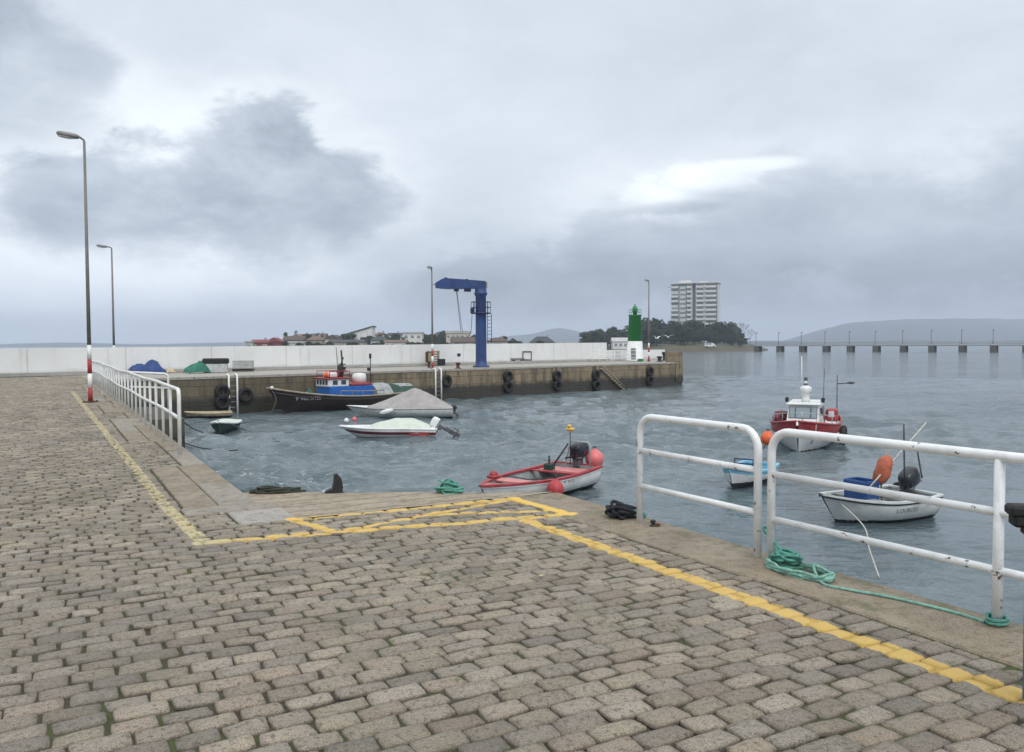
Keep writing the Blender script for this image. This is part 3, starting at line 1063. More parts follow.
mb.tube(wob(-1.75, Hc - .1, -1.45, Hc - 3.0), .022, 5); mb.tube(wob(-1.72, Hc - .1, -1.32, Hc - 3.2), .016, 5); mb.build('hoist_cable', m_cable, crane)
mb = MB(); mb.tube([(-.62, -.2, Hc - 1.7), (-.66, -.2, Hc - 2.4), (-.72, -.2, Hc - 3.2), (-.95, -.2, Hc - 3.5)], .022, 5); mb.build('control_cable', m_cable, crane)
# service platform and ladder
pl = MB(); pz = Hc - 1.80
pl.lathe((0, 0, pz), [(.40, 0), (.72, 0), (.72, .08), (.40, .08)], 20)
po = pl.build('platform', m_blued, crane)
mb = MB()
for z in (.45, .85): mb.tube([(.70 * math.cos(2 * PI * i / 20), .70 * math.sin(2 * PI * i / 20), pz + z) for i in range(20)], .022, 5, closed=True)
for i in range(8):
    a = 2 * PI * i / 8
    mb.tube([(.70 * math.cos(a), .70 * math.sin(a), pz), (.70 * math.cos(a), .70 * math.sin(a), pz + .87)], .022, 5)
mb.build('guard_rail', m_blued, po)
mb = MB()
for q in (-.16, .16): mb.tube([(.62 + q * .9, -.12, pz), (.62 + q * .9, -.12, pz - 2.1)], .025, 5)
for i in range(8): mb.tube([(.48, -.12, pz - .2 - i * .26), (.76, -.12, pz - .2 - i * .26)], .018, 5)
mb.build('ladder', m_blued, crane)
mb = MB(); mb.box((-.60, -.2, pz + .22), (.3, .3, .36), .03); mb.build('control_box', m_blued, crane)

# ------------------------------------------------------------------ light tower
lb = at(635, 361.2)
q_ = F / lb.y
lh = thing('light_tower', 'small green and white harbour light tower at the end of the pier', 'lighthouse', lb, R(40))
hm = 20.0 / q_; ht = 46.2 / q_
rb, rm, rt = 8.3 / q_, 7.2 / q_, 6.0 / q_
c8 = 16
mb = MB(); mb.lathe((0, 0, 0), [(rb * 1.06, 0), (rb * 1.06, .15), (rb, .16), (rm, hm)], c8); mb.build('white_base', m_whitep, lh)
mb = MB(); mb.lathe((0, 0, hm + .002), [(rm * 1.005, 0), (rt, ht - hm - .1), (rt * 1.12, ht - hm - .08), (rt * 1.12, ht - hm)], c8); mb.build('green_shaft', m_greenp, lh)
mb = MB(); mb.lathe((0, 0, ht), [(.20, 0), (.20, .25), (.26, .27), (.24, .55), (.20, .75), (.08, .82), (.05, 1.0)], 12); mb.build('lantern', m_greenp, lh)
mb = MB()
for z in (.25, .5): mb.tube([(rt * math.cos(2 * PI * i / 16), rt * math.sin(2 * PI * i / 16), ht + z) for i in range(16)], .014, 5, closed=True)
for i in range(6): mb.tube([(rt * math.cos(PI * i / 3), rt * math.sin(PI * i / 3), ht - .02), (rt * math.cos(PI * i / 3), rt * math.sin(PI * i / 3), ht + .5)], .018, 5)
mb.build('gallery_rail', m_greenp, lh)
mb = MB(); mb.M = Matrix.Rotation(R(-150), 4, 'Z'); mb.box((rb * .93, 0, .62), (.10, .42, 1.2), .01); mb.build('door', m_galv, lh)
mb = MB(); mb.box((-.2, -.85, .12), (.5, .3, .24), .02); mb.build('step', m_greenp, lh)

# ------------------------------------------------------------------ things on the pier
def on_pier(u, v): 
    q = at(u, v); return q


def rock_heap(name, label, cat, u, v, w, d, h, mats, seed, lump=.35, group=None, rz=None):
    q = at(u, v)
    t = thing(name, label, cat, q, math.atan2(PM.y, PM.x) if rz is None else rz, group)
    mb = MB()
    def f(a, b):
        x = (a - .5) * w; y = (b - .5) * d
        e = max(0, 1 - abs(a - .5) ** 2.6 * 6.0) * max(0, 1 - abs(b - .5) ** 2.6 * 6.0)
        n = mnoise.noise(Vector((x * 1.3 + seed, y * 1.3, seed))) * lump + mnoise.noise(Vector((x * 4 + seed, y * 4, 2))) * lump * .35
        return (x, y, -.01 + h * (e ** .45) * (.8 + n))
    mb.grid(f, 24, 14); mb.build('cover', mats, t)
    return t


rock_heap('tarpaulin', 'crumpled blue tarpaulin spread over gear at the pier root', 'tarp', 147, 373.2, 2.3, 1.2, .80, m_tarpb, 3.1, .75)
rock_heap('sack', 'cream sack lying against the right end of the blue tarpaulin', 'sack', 169.5, 372.8, .55, .5, .42, m_cream, 8.2, .2)
rock_heap('net_heap', 'low dark green net heap left of the blue tarpaulin', 'fishing net', 126, 372.6, 1.0, .8, .30, m_tarpk, 5.7)
rock_heap('net_heap', 'pile of green fishing net beside the black topped crate', 'fishing net', 197, 373.0, 1.35, 1.0, .70, m_net, 9.4, .6)
q = at(216, 372.6)
ct = thing('crate_stack', 'grey crate draped with a black cover beside the green nets', 'crate', q, math.atan2(PM.y, PM.x) - .5)
mb = MB(); mb.box((0, 0, .28), (1.35, .8, .56), .03); mb.build('crate', m_bcr, ct)
mb = MB(); mb.box((0, 0, .70), (1.5, .9, .34), .07); mb.build('cover', m_rubber, ct)
q = at(243.5, 371.4)
ct = thing('crate', 'pale grey slatted crate right of the black covered crate', 'crate', q, math.atan2(PM.y, PM.x) - .6)
mb = MB(); mb.box((0, 0, .10), (1.25, .8, .14), .01); mb.build('pallet', m_black, ct)
mb = MB()
for i in range(6): mb.box((0, 0, .23 + i * .088), (1.2, .75, .074), .01)
mb.build('box', m_bcr, ct)
q = at(389, 367.8)
ct = thing('pallet', 'dark wooden pallets leaning against the white wall', 'pallet', pr(PM.dot(q - PA) + 5.2, 7.0), math.atan2(PM.y, PM.x))
mb = MB(); rt_ = Matrix.Rotation(R(-18), 3, 'X')
for i in range(6): mb.box((0, -.10 + i * .0, .13 + i * .19), (1.1, .06, .12), 0)
for x in (-.5, 0, .5): mb.box((x, .0, .58), (.09, .12, 1.15), 0)
mb.build('slats', m_wood, ct)
mb = MB(); mb.box((.62, -.25, .28), (.6, .25, .5), .02); mb.build('board', m_black, ct)
q = at(458, 369.2)
def bollard(u, v, label, h=.42, r=.14, m=m_rust):
    t = thing('bollard', label, 'bollard', at(u, v), 0)
    mb = MB(); mb.lathe((0, 0, -.01), [(r * 1.3, 0), (r * 1.3, .04), (r * .85, .07), (r * .8, h * .6), (r * 1.25, h * .78), (r * 1.25, h * .95), (r * .9, h)], 14); mb.build('post', m, t)
    mb = MB(); mb.box((0, 0, -.004), (r * 3.2, r * 3.2, .03), .004); mb.build('base_plate', m, t)
bollard(458, 368.4, 'rusty mooring bollard on the pier between lamp and crane')
bollard(659.5, 361.6, 'black mooring bollard on the pier left of its end pillar', .5, .2, m_black)
bollard(664.5, 360.6, 'tall black mooring bollard next to the pier end pillar', .85, .2, m_black)
bollard(344, 371.6, 'small rusty bollard on the pier above the blue cabin boat', .3, .12)
q = at(518, 363.2)
w = thing('winch_frame', 'grey trailer winch with a black roll frame on the pier right of the crane', 'winch', q, math.atan2(PM.y, PM.x))
mb = MB(); mb.box((-.4, 0, .38), (1.6, .8, .16), .02); mb.box((-.5, 0, .60), (.9, .5, .28), .05); mb.build('body', m_galv, w)
mb = MB()
for y in (-.35, .35): mb.tube([(.25, y, .3), (.25, y, .98), (1.25, y, .98), (1.25, y, .25), (.25, y, .3)], .06, 6)
mb.box((.75, 0, .98), (1.0, .8, .05)); mb.build('roll_frame', m_black, w)
for x in (-.9, .1):
    for y in (-.42, .42):
        mb = MB(); mb.torus((x, y, .17), .12, .055, 'Y', 14, 8); mb.build('wheel', m_rubber, w)
q = at(556, 361.6)
w = thing('plank_stack', 'low stack of grey boards on the pier right of the winch', 'planks', q, math.atan2(PM.y, PM.x))
mb = MB()
for i in range(3): mb.box((0, 0, .06 + i * .09), (1.5 - i * .12, .5, .08), .01)
mb.build('board', m_galv, w)
sg = thing('wall_sign', 'small dark plate fixed to the white wall left of the lamp', 'sign', pr(20.3, PIER_W + .235, .80), math.atan2(PM.y, PM.x))
mb = MB(); mb.box((0, 0, 0), (.34, .025, .24), .004); mb.build('plate', m_blued, sg)

# ladders on the pier face
def ladder(u0, vt, vb, label):
    q = at(u0, vt)
    k = PM.dot(q - PA)
    # find k on the face that projects to u0
    lo, hi = kq, K1
    def U(k):
        c = CAM_M.inverted() @ pr(k, -.08, -.3); return 512 + F * c.x / -c.z
    for _ in range(40):
        md = (lo + hi) / 2
        if U(md) < u0: lo = md
        else: hi = md
    t = thing('ladder', label, 'ladder', pr(lo, -.14), math.atan2(PM.y, PM.x), 'ladders on the pier face')
    for x in (-.24, .24):
        mb = MB(); mb.tube([(x, .30, .02), (x, .18, .06), (x, 0, .0), (x, 0, -2.3)], .055, 8); mb.build('stile', m_whitep, t)
    for i in range(7):
        mb = MB(); mb.tube([(-.24, 0, -.25 - i * .3), (.24, 0, -.25 - i * .3)], .018, 6); mb.build('rung', m_galv, t)


ladder(232.5, 374, 410, 'white pier ladder below the pale grey crate')
ladder(437.8, 370, 392, 'white pier ladder below the lamp left of the crane')


def tyre(u, v, label, Rr=.32):
    lo, hi = kq, K1 + 2
    def U(k):
        c = CAM_M.inverted() @ pr(k, -.1, -1); return 512 + F * c.x / -c.z
    for _ in range(40):
        md = (lo + hi) / 2
        if U(md) < u: lo = md
        else: hi = md
    y = pr(lo, -.16)
    c = ad(u, v, y.y)
    t = thing('tyre_fender', label, 'tyre', (y.x, y.y, c.z), math.atan2(PM.y, PM.x), 'tyre fenders on the pier face')
    mb = MB(); mb.torus((0, 0, 0), Rr, Rr * .36, 'Y', 22, 10); mb.build('tyre', m_rubber, t)
    mb = MB(); mb.tube([(0, .05, Rr), (0, .10, max(Rr, -c.z - .1))], .02, 5); mb.build('chain', m_rust, t)


TY = [(222, 392, 'tyre fender at the left of the ladder under the crates'), (245, 395, 'tyre fender between the first ladder and the bow of the dark boat'),
      (222, 402, 'lower tyre fender just above the water left of the first ladder'), (446, 381, 'tyre fender immediately right of the ladder below the lamp'),
      (507.5, 376.5, 'upper tyre of the pair hanging right of the crane'), (507.5, 387, 'lower tyre of the pair hanging right of the crane'),
      (556.5, 376, 'upper tyre in the pair hanging below the grey boards'), (557, 385.5, 'lower tyre in the pair hanging below the grey boards'),
      (595.5, 375, 'upper tyre hanging left of the stair on the pier face'), (596, 385.5, 'lower tyre hanging left of the stair on the pier face'),
      (649.5, 371.5, 'upper tyre hanging under the lamp near the pier end'), (649.5, 380.5, 'lower tyre hanging under the lamp near the pier end')]
for a in TY: tyre(*a)


# ------------------------------------------------------------------ boats
class Hull:
    def __init__(s, L, B, gs, gm, gb, draft=.25, stern=.85, ym=.42, p=2.3, rake=.5, k=2.8, kb=1.25):
        s.L, s.B, s.gs, s.gm, s.gb, s.draft, s.stern, s.ym, s.p, s.rake, s.k, s.kb = L, B, gs, gm, gb, draft, stern, ym, p, rake, k, kb

    def wg(s, y):
        if y < s.ym: f = 1 - (1 - s.stern) * ((s.ym - y) / s.ym) ** 2
        else: f = 1 - .97 * ((y - s.ym) / (1 - s.ym)) ** s.p
        return s.B / 2 * f

    def gz(s, y):
        if y < .4: return s.gm + (s.gs - s.gm) * ((.4 - y) / .4) ** 2
        return s.gm + (s.gb - s.gm) * ((y - .4) / .6) ** 2

    def kz(s, y): return -s.draft + s.draft * .5 * max(0, (y - .7) / .3) ** 2

    def pt(s, y, h, sd, inset=0.0):
        kk = s.k + (s.kb - s.k) * y * y
        w = max(0, s.wg(y) * (1 - (1 - h) ** kk) - inset)
        z = s.kz(y) + (s.gz(y) - s.kz(y)) * h
        return Vector((sd * w, y * s.L - s.rake * (1 - h) * y ** 4 - s.L / 2, z))

    def hz(s, y, z): return min(1, max(0, (z - s.kz(y)) / (s.gz(y) - s.kz(y))))

    def shell(s, parent, mats, bandfn, ny=44, nh=36, name='hull'):
        mb = MB()
        ys = [1 - (1 - i / ny) ** 1.35 for i in range(ny + 1)]
        for sd in (1, -1):
            for i in range(ny):
                for j in range(nh):
                    h0, h1 = j / nh, (j + 1) / nh
                    a, b, c, d = s.pt(ys[i], h0, sd), s.pt(ys[i + 1], h0, sd), s.pt(ys[i + 1], h1, sd), s.pt(ys[i], h1, sd)
                    mb.mi = bandfn((ys[i] + ys[i + 1]) / 2, (h0 + h1) / 2, (a.z + b.z + c.z + d.z) / 4)
                    mb.add([a, b, c, d], [(0, 1, 2, 3) if sd > 0 else (3, 2, 1, 0)], True)
        for j in range(nh):
            h0, h1 = j / nh, (j + 1) / nh
            a, b, c, d = s.pt(0, h0, 1), s.pt(0, h0, -1), s.pt(0, h1, -1), s.pt(0, h1, 1)
            mb.mi = bandfn(0, (h0 + h1) / 2, (a.z + c.z) / 2)
            mb.add([a, d, c, b], [(0, 1, 2, 3)])
        o = mb.build(name, mats, parent)
        import bmesh
        bm = bmesh.new(); bm.from_mesh(o.data); bmesh.ops.remove_doubles(bm, verts=bm.verts, dist=.0008)
        bm.normal_update(); bm.to_mesh(o.data); bm.free()
        return o

    def inner(s, parent, mw, mf, zf, th=.045, ny=24, y1=.96, name='inner_hull'):
        mb = MB()
        ys = [y1 * i / ny for i in range(ny + 1)]
        def top(y, sd):
            q = s.pt(y, 1, sd, th); q.z -= .004; return q
        def bot(y, sd):
            q = s.pt(y, s.hz(y, zf), sd, th); q.z = zf; return q
        for i in range(ny):
            a, b = max(ys[i], .012), ys[i + 1]
            for sd in (1, -1):
                mb.mi = 0
                mb.add([top(a, sd), top(b, sd), bot(b, sd), bot(a, sd)], [(0, 1, 2, 3)])
            mb.mi = 1
            mb.add([bot(a, -1), bot(a, 1), bot(b, 1), bot(b, -1)], [(0, 1, 2, 3)])
        mb.mi = 0
        mb.add([top(.012, -1), top(.012, 1), bot(.012, 1), bot(.012, -1)], [(0, 1, 2, 3)])
        return mb.build(name, [mw, mf], parent)

    def gunwale(s, parent, m, r=.035, n=26, wide=1.0, name='gunwale', dz=0.0, h=1.0, transom=True):
        mb = MB()
        for sd in (1, -1):
            mb.tube([s.pt(i / n, h, sd) + Vector((0, 0, dz)) for i in range(n + 1)], r, 8)
        if transom: mb.tube([s.pt(0, h, 1) + Vector((0, 0, dz)), s.pt(0, h, -1) + Vector((0, 0, dz))], r, 8)
        return mb.build(name, m, parent)

    def cap(s, parent, m, w=.10, t=.03, n=26, name='gunwale', y1=1.0):
        """flat capping board along both sides and the transom"""
        mb = MB()
        for sd in (1, -1):
            def f(a, b, sd=sd):
                q = s.pt(a * y1, 1, sd)
                prof = [(.03, -t), (.03, t), (-w, t), (-w, -t)][min(3, int(b * 3 + .5))]
                return Vector((sd * max(0.0, abs(q.x) + prof[0]), q.y, q.z + prof[1]))
            mb.grid(f, n, 3, False)
        q = s.pt(0, 1, 1)
        mb.box((0, q.y + .0, q.z), (abs(q.x) * 2, .09, t * 2))
        return mb.build(name, m, parent)

    def deck(s, parent, m, y0, y1, dz, th=.03, n=16, name='deck', camber=.03):
        mb = MB()
        def f(a, b):
            y = y0 + (y1 - y0) * b
            zz = s.gz(y) + dz
            q = s.pt(y, s.hz(y, zz), 1, th)
            x = (a * 2 - 1)
            return (x * q.x, q.y, zz + camber * (1 - x * x))
        mb.grid(f, 6, n); 
        return mb.build(name, m, parent)

    def thwart(s, parent, m, y, zz, d=.24, t=.04, name='thwart'):
        q = s.pt(y, s.hz(y, zz), 1, .05)
        mb = MB(); mb.box((0, q.y, zz), (q.x * 2, d, t), .006)
        return mb.build(name, m, parent)

    def letters(s, parent, txt, size, y, z, sd, m, name='lettering'):
        vs, fs = text_verts(txt, size)
        out = []
        for v in vs:
            # reading direction: on the +x side text runs towards the stern-left when seen from outside
            yy = y + (v.x if sd > 0 else -v.x) * 1.0 / s.L
            zz = z + v.y
            q = s.pt(yy, s.hz(yy, zz), sd)
            q.x += sd * .012; q.z = zz
            out.append(q)
        mb = MB(); mb.add(out, fs)
        return mb.build(name, m, parent)


def outboard(parent, loc, cowl_m, sc=1.0, tilt=0.0, leg_m=None, rz=0.0):
    leg_m = leg_m or m_motorg
    M = Matrix.Translation(loc) @ Matrix.Rotation(rz, 4, 'Z') @ Matrix.Rotation(tilt, 4, 'X') @ Matrix.Scale(sc, 4)
    mb = MB(); mb.M = M
    mb.box((0, .02, 0), (.22, .16, .26), .03); mb.box((0, -.08, -.12), (.16, .16, .5), .03)
    mb.box((0, -.12, -.55), (.10, .22, .55), .03); mb.ell((0, -.12, -.86), (.06, .22, .06)); mb.box((0, -.14, -.98), (.02, .2, .2))
    mb.box((0, -.14, -.62), (.2, .3, .02))
    mo = mb.build('outboard_motor', leg_m, parent)
    mb = MB(); mb.M = M @ Matrix.Translation((0, -.10, .30)) @ Matrix.Rotation(R(-6), 4, 'X')
    mb.ell((0, 0, 0), (.18, .28, .22), .62, 18, 12); mb.build('cowl', cowl_m, mo)
    mb = MB(); mb.M = M @ Matrix.Translation((0, -.10, .14)); mb.box((0, 0, 0), (.33, .50, .05), .02); mb.build('cowl_band', m_motorg, mo)
    mb = MB(); mb.M = M @ Matrix.Translation((0, -.36, -.86))
    for i in range(3):
        mb2 = Matrix.Rotation(2 * PI * i / 3, 4, 'Y'); keep = mb.M.copy(); mb.M = keep @ mb2 @ Matrix.Rotation(R(25), 4, 'Z')
        mb.ell((0, 0, .10), (.05, .012, .10), 1, 8, 6); mb.M = keep
    mb.lathe((0, 0, 0), [(.03, -.03), (.03, .03)], 8); mb.build('propeller', m_motorg, mo)
    mb = MB(); mb.M = M; mb.tube([(0, .1, .12), (0, .35, .20), (0, .55, .22)], .025, 6); mb.build('tiller', m_black, mo)
    return mo


def buoy(u, v, Y, r, label, mat, parent=None, rope_to=None, tall=1.0, group=None):
    c = ad(u, v, Y)
    t = thing('buoy', label, 'buoy', c, 0, group)
    mb = MB(); mb.lathe((0, 0, 0), [(.02 * r, -tall * r)] + [(r * math.cos(a) * (1 if a < .6 else 1), r * tall * math.sin(a)) for a in np.linspace(-1.4, 1.1, 14)] + [(r * .33, r * tall * .98), (r * .25, r * tall * 1.12), (r * .05, r * tall * 1.14)], 18)
    mb.build('float', mat, t)
    mb = MB(); mb.torus((0, 0, r * tall * 1.2), r * .16, r * .06, 'Y', 10, 6); mb.build('eye', m_black, t)
    if rope_to is not None:
        mb = MB(); d = Vector(rope_to) - c
        mb.tube([Vector((0, 0, r * tall * 1.2)), d * .5 + Vector((0, 0, r * .3)), d], .014, 5); mb.build('lanyard', m_rope_d, t)
    return t


def place(name, label, bow, stern, group=None, cat='boat'):
    """boat root between bow and stern points at the water surface; local +y is the bow"""
    c = (bow + stern) / 2
    return thing(name, label, cat, (c.x, c.y, WZ), heading(bow.x - stern.x, bow.y - stern.y), group)


# --- dark wooden fishing boat at the pier
bow = Vector((-13.35, 45.75, 0)); st_ = bow + Vector((.735, .678, 0)) * 9.6
b1 = place('fishing_boat', 'old dark hulled fishing boat with blue cabin moored along the stone pier', bow, st_)
H = Hull(9.6, 2.7, .95, .80, 1.42, .5, .75, .45, 2.4, 1.15, 2.6, 1.2)
H.shell(b1, [m_hullblk, m_bottom], lambda y, h, z: 1 if z < .05 else 0)
H.gunwale(b1, m_wood, .05, name='gunwale')
H.gunwale(b1, m_hullblk, .045, name='rubbing_strake', h=.86)
H.deck(b1, m_wood, .01, .97, -.28, name='deck')
H.letters(b1, '3ª VILL 5-126', .26, .80, .78, -1, m_letter_w); H.letters(b1, '3ª VILL 5-126', .26, .80, .78, 1, m_letter_w)
cz = .52
mb = MB(); mb.box((0, -.1, cz + .42), (1.5, 2.9, .86), .03); mb.build('cabin', m_cabblue, b1)
mb = MB(); mb.box((0, .75, cz + 1.06), (1.45, 1.35, .46), .05); mb.build('wheelhouse', m_gel, b1)
for sd in (-1, 1):
    for y in (.45, 1.0):
        mb = MB(); mb.box((sd * .727, y, cz + 1.08), (.02, .32, .26), .008); mb.build('window', m_glass, b1)
for x in (-.48, -.16, .16, .48):
    mb = MB(); mb.box((x, 1.427, cz + 1.09), (.22, .02, .27), .006); mb.build('window', m_glass, b1)
mb = MB(); mb.box((0, .75, cz + 1.325), (1.65, 1.6, .07), .02); mb.build('roof', m_boatred, b1)
mb = MB(); mb.box((0, -.75, cz + .93), (1.5, 1.45, .12), .02); mb.build('aft_roof', m_boatred, b1)
mb = MB(); mb.box((-.1, .95, cz + 1.50), (.75, .55, .26), .05); mb.build('roof_box', m_gel, b1)
mb = MB()
for y in (.05, .75, 1.35): mb.tube([(-.7, y, cz + 1.36), (-.7, y, cz + 1.72)], .025, 5); mb.tube([(.7, y, cz + 1.36), (.7, y, cz + 1.72)], .025, 5)
for x in (-.7, .7): mb.tube([(x, .05, cz + 1.72), (x, 1.35, cz + 1.72)], .025, 5)
mb.tube([(-.7, .05, cz + 1.72), (.7, .05, cz + 1.72)], .025, 5)
mb.build('roof_rail', m_boatred, b1)
mb = MB(); mb.tube([(0, .1, cz + 1.3), (0, .1, cz + 2.3), (.25, .0, cz + 2.9)], .05, 8); mb.tube([(0, .5, cz + 1.36), (.1, -.05, cz + 2.5)], .04, 6)
mb.tube([(-.35, .1, cz + 2.1), (.35, .1, cz + 2.1)], .03, 6); mb.ell((0, .2, cz + 1.75), (.16, .2, .35), .8); mb.build('mast', m_black, b1)
mb = MB(); mb.tube([(0, .4, cz + 1.9), (-.02, .5, cz + 3.1)], .02, 5); mb.build('antenna', m_cable, b1)
mb = MB(); mb.tube([(.1, -1.9, cz), (.1, -1.9, cz + 2.7)], .03, 6); mb.box((.1, -1.9, cz + 2.55), (.12, .12, .3), .02); mb.box((.25, -1.9, cz + 1.75), (.3, .12, .2), .03); mb.build('aft_mast', m_black, b1)
mb = MB(); mb.lathe((0, -1.05, cz + .99), [(.40, 0), (.42, .3), (.38, .52), (.1, .58)], 14); mb.build('tank', m_gel, b1)
mb = MB(); mb.ell((-.25, 1.3, cz + 1.52), (.16, .16, .16)); mb.build('float', m_orange, b1)
mb = MB(); mb.ell((.3, .1, cz + 1.5), (.2, .2, .18)); mb.build('float', m_orange, b1)
mb = MB(); mb.lathe((-.45, 2.5, .75), [(.03, -.1), (.3, 0), (.32, .35), (.1, .5)], 10); mb.torus((.2, 2.2, .95), .3, .08, 'Y'); mb.build('winch', m_tarpk, b1)
mb = MB(); mb.ell((-.15, 4.6, 1.42), (.10, .10, .10)); mb.build('bow_float', m_gel, b1)
mb = MB(); mb.tube([H.pt(.30 + .3 * i / 10, 1, sd) + Vector((-sd * .03, 0, .28)) for sd in (-1,) for i in range(11)], .03, 6)
for i in range(5):
    q = H.pt(.30 + .3 * i / 4, 1, -1) + Vector((.03, 0, 0)); mb.tube([q, q + Vector((0, 0, .28))], .02, 5)
mb.build('side_rail', m_galv, b1)
def tent(mb, x0, x1, y0, y1, zb, zt, sag=.05, nx=10, ny=14, flat=.45, seed=0.0):
    def f(a, b):
        x = x0 + (x1 - x0) * a; y = y0 + (y1 - y0) * b
        e = abs(a - .5) * 2
        k = 1 if e < flat else max(0, 1 - ((e - flat) / (1 - flat)) ** 1.3)
        z = zb + (zt - zb) * k + sag * mnoise.noise(Vector((x * 1.7 + seed, y * 1.7, seed)))
        return (x, y, z)
    mb.grid(f, nx, ny)
mb = MB(); tent(mb, -1.15, 1.15, -2.75, -1.65, .80, 1.42, .16, seed=2.2); mb.add([(-1.15, -1.65, .8), (1.15, -1.65, .8), (.5, -1.65, 1.4), (-.5, -1.65, 1.4)], [(0, 1, 2, 3)]); mb.build('fore_tarp', m_tarpgr, b1)
mb = MB(); tent(mb, -1.1, 1.1, -4.55, -2.77, .80, 1.32, .12, seed=5.2); mb.build('aft_tarp', m_tarpk, b1)
mb = MB(); tent(mb, -.62, .62, -4.5, -2.7, 1.22, 1.37, .06, flat=.2, seed=7.0); mb.build('tarp_strip', m_tarpgr, b1)
# mooring line from bow into the water
def rope(name, label, pts, r, m, cat='rope', n=14, sag=0.0, group=None):
    P = [Vector(p) for p in pts]
    out = []
    if len(P) == 2:
        for i in range(n + 1):
            a = i / n
            q = P[0].lerp(P[1], a); q.z -= sag * 4 * a * (1 - a); out.append(q)
    else:
        # catmull-rom
        for i in range(len(P) - 1):
            p0, p1, p2, p3 = P[max(0, i - 1)], P[i], P[i + 1], P[min(len(P) - 1, i + 2)]
            for k in range(n if i == len(P) - 2 else n):
                t = k / n
                out.append(.5 * ((2 * p1) + (p2 - p0) * t + (2 * p0 - 5 * p1 + 4 * p2 - p3) * t * t + (3 * p1 - p0 - 3 * p2 + p3) * t ** 3))
        out.append(P[-1])
    mb = MB(); mb.tube(out, r, 7)
    o = mb.build(name, m)
    return tag(o, label, cat, group)


bm_ = b1.matrix_basis
bq = Vector((bow.x + .3, bow.y - .05, WZ + 1.25))
rope('mooring_rope', 'slack mooring rope hanging from the dark boat bow', [bq, ad(276, 400, bq.y - .6), ad(272, 412.3, bq.y - 1.0)], .03, m_rope_d)

# --- boat under grey tarp
bow = ad(346, 405, 42.9); bow.z = 0; st_ = ad(452, 412, 43.6); st_.z = 0
b2 = place('motorboat', 'white motorboat under a tent shaped grey beige tarpaulin', bow, st_)
H = Hull((bow - st_).length, 2.05, .52, .53, .66, .25, .92, .45, 2.5, .95, 2.8, 1.1)
LL = H.L
H.shell(b2, [m_gelg, m_bottom], lambda y, h, z: 1 if z < .045 else 0)
H.gunwale(b2, m_black, .022, name='rubbing_strake', h=.93)
H.deck(b2, m_gel, .01, .985, -.02, 0, name='deck')
mb = MB()
def tarpf(a, b):
    y = .0 + .80 * b
    q = H.pt(y, 1, 1)
    e = a * 2 - 1
    ridge = 1 - ((.36 - y) / .36) ** 1.25 if y < .36 else max(0.0, 1 - ((y - .36) / .44)) ** 1.08
    k = (1 - abs(e)) ** 1.08
    z = H.gz(y) - .06 * (abs(e) > .98) + (1.52 - .54) * ridge * k
    z += .022 * math.sin(y * 60) * k * (1 - k) * 4 * .4
    return (e * (q.x + .03), q.y, z + .01)
mb.grid(tarpf, 16, 30, False); mb.build('tarpaulin', m_tarpg, b2)
outboard(b2, (0, -LL / 2 - .10, .22), m_motor, .72, R(-30))
mb = MB(); mb.M = Matrix.Translation(H.pt(.62, .95, -1) + Vector((-.12, 0, -.12))) @ Matrix.Rotation(R(75), 4, 'X'); mb.ell((0, 0, 0), (.12, .12, .35), .9); mb.build('fender', m_gel, b2)
buoy(346.4, 420.6, 40.6, .12, 'white round buoy floating between the dark boat and the speedboat', m_gel)
buoy(354.5, 419.2, 41.6, .12, 'pink round buoy floating next to a white one', m_pinkf)

# --- small speedboat
bow = ad(339, 431, 33.9); bow.z = 0; st_ = ad(437, 436, 34.0); st_.z = 0
b3 = place('speedboat', 'low white speedboat with maroon stripe, pale cover and white outboard', bow, st_)
H = Hull((bow - st_).length, 1.6, .36, .40, .47, .2, .93, .40, 2.3, .9, 2.8, 1.05); LL = H.L
H.shell(b3, [m_gel, m_maroon, m_gelg], lambda y, h, z: 1 if (.60 < h < .80) else (2 if z < .05 else 0))
H.gunwale(b3, m_gel, .03)
H.deck(b3, m_gel, .01, .985, -.01, 0, name='deck', camber=.06)
mb = MB()
def cov(a, b):
    y = .06 + .62 * b; q = H.pt(y, 1, 1); e = a * 2 - 1
    rid = min(1, (y - .06) / .18) * (1 if y < .42 else max(0, 1 - (y - .42) / .26) ** .8)
    return (e * (q.x - .08), q.y, H.gz(y) + .015 + .30 * rid * (1 - abs(e) ** 1.8) + .06 * (1 - e * e) + .02 * mnoise.noise(Vector((e * 2, y * 9, 0))))
mb.grid(cov, 14, 26); mb.build('cover', m_tarpw, b3)
H.letters(b3, 'G-4', .12, .20, .24, -1, m_letter_w)
mb = MB(); q = H.pt(.13, .68, -1); mb.M = Matrix.Translation(q + Vector((-.012, .0, 0))); mb.box((0, .15, 0), (.02, .75, .1)); mb.build('side_panel', m_redp, b3)
outboard(b3, (0, -LL / 2 - .1, .38), m_motorw, .82, R(-58))

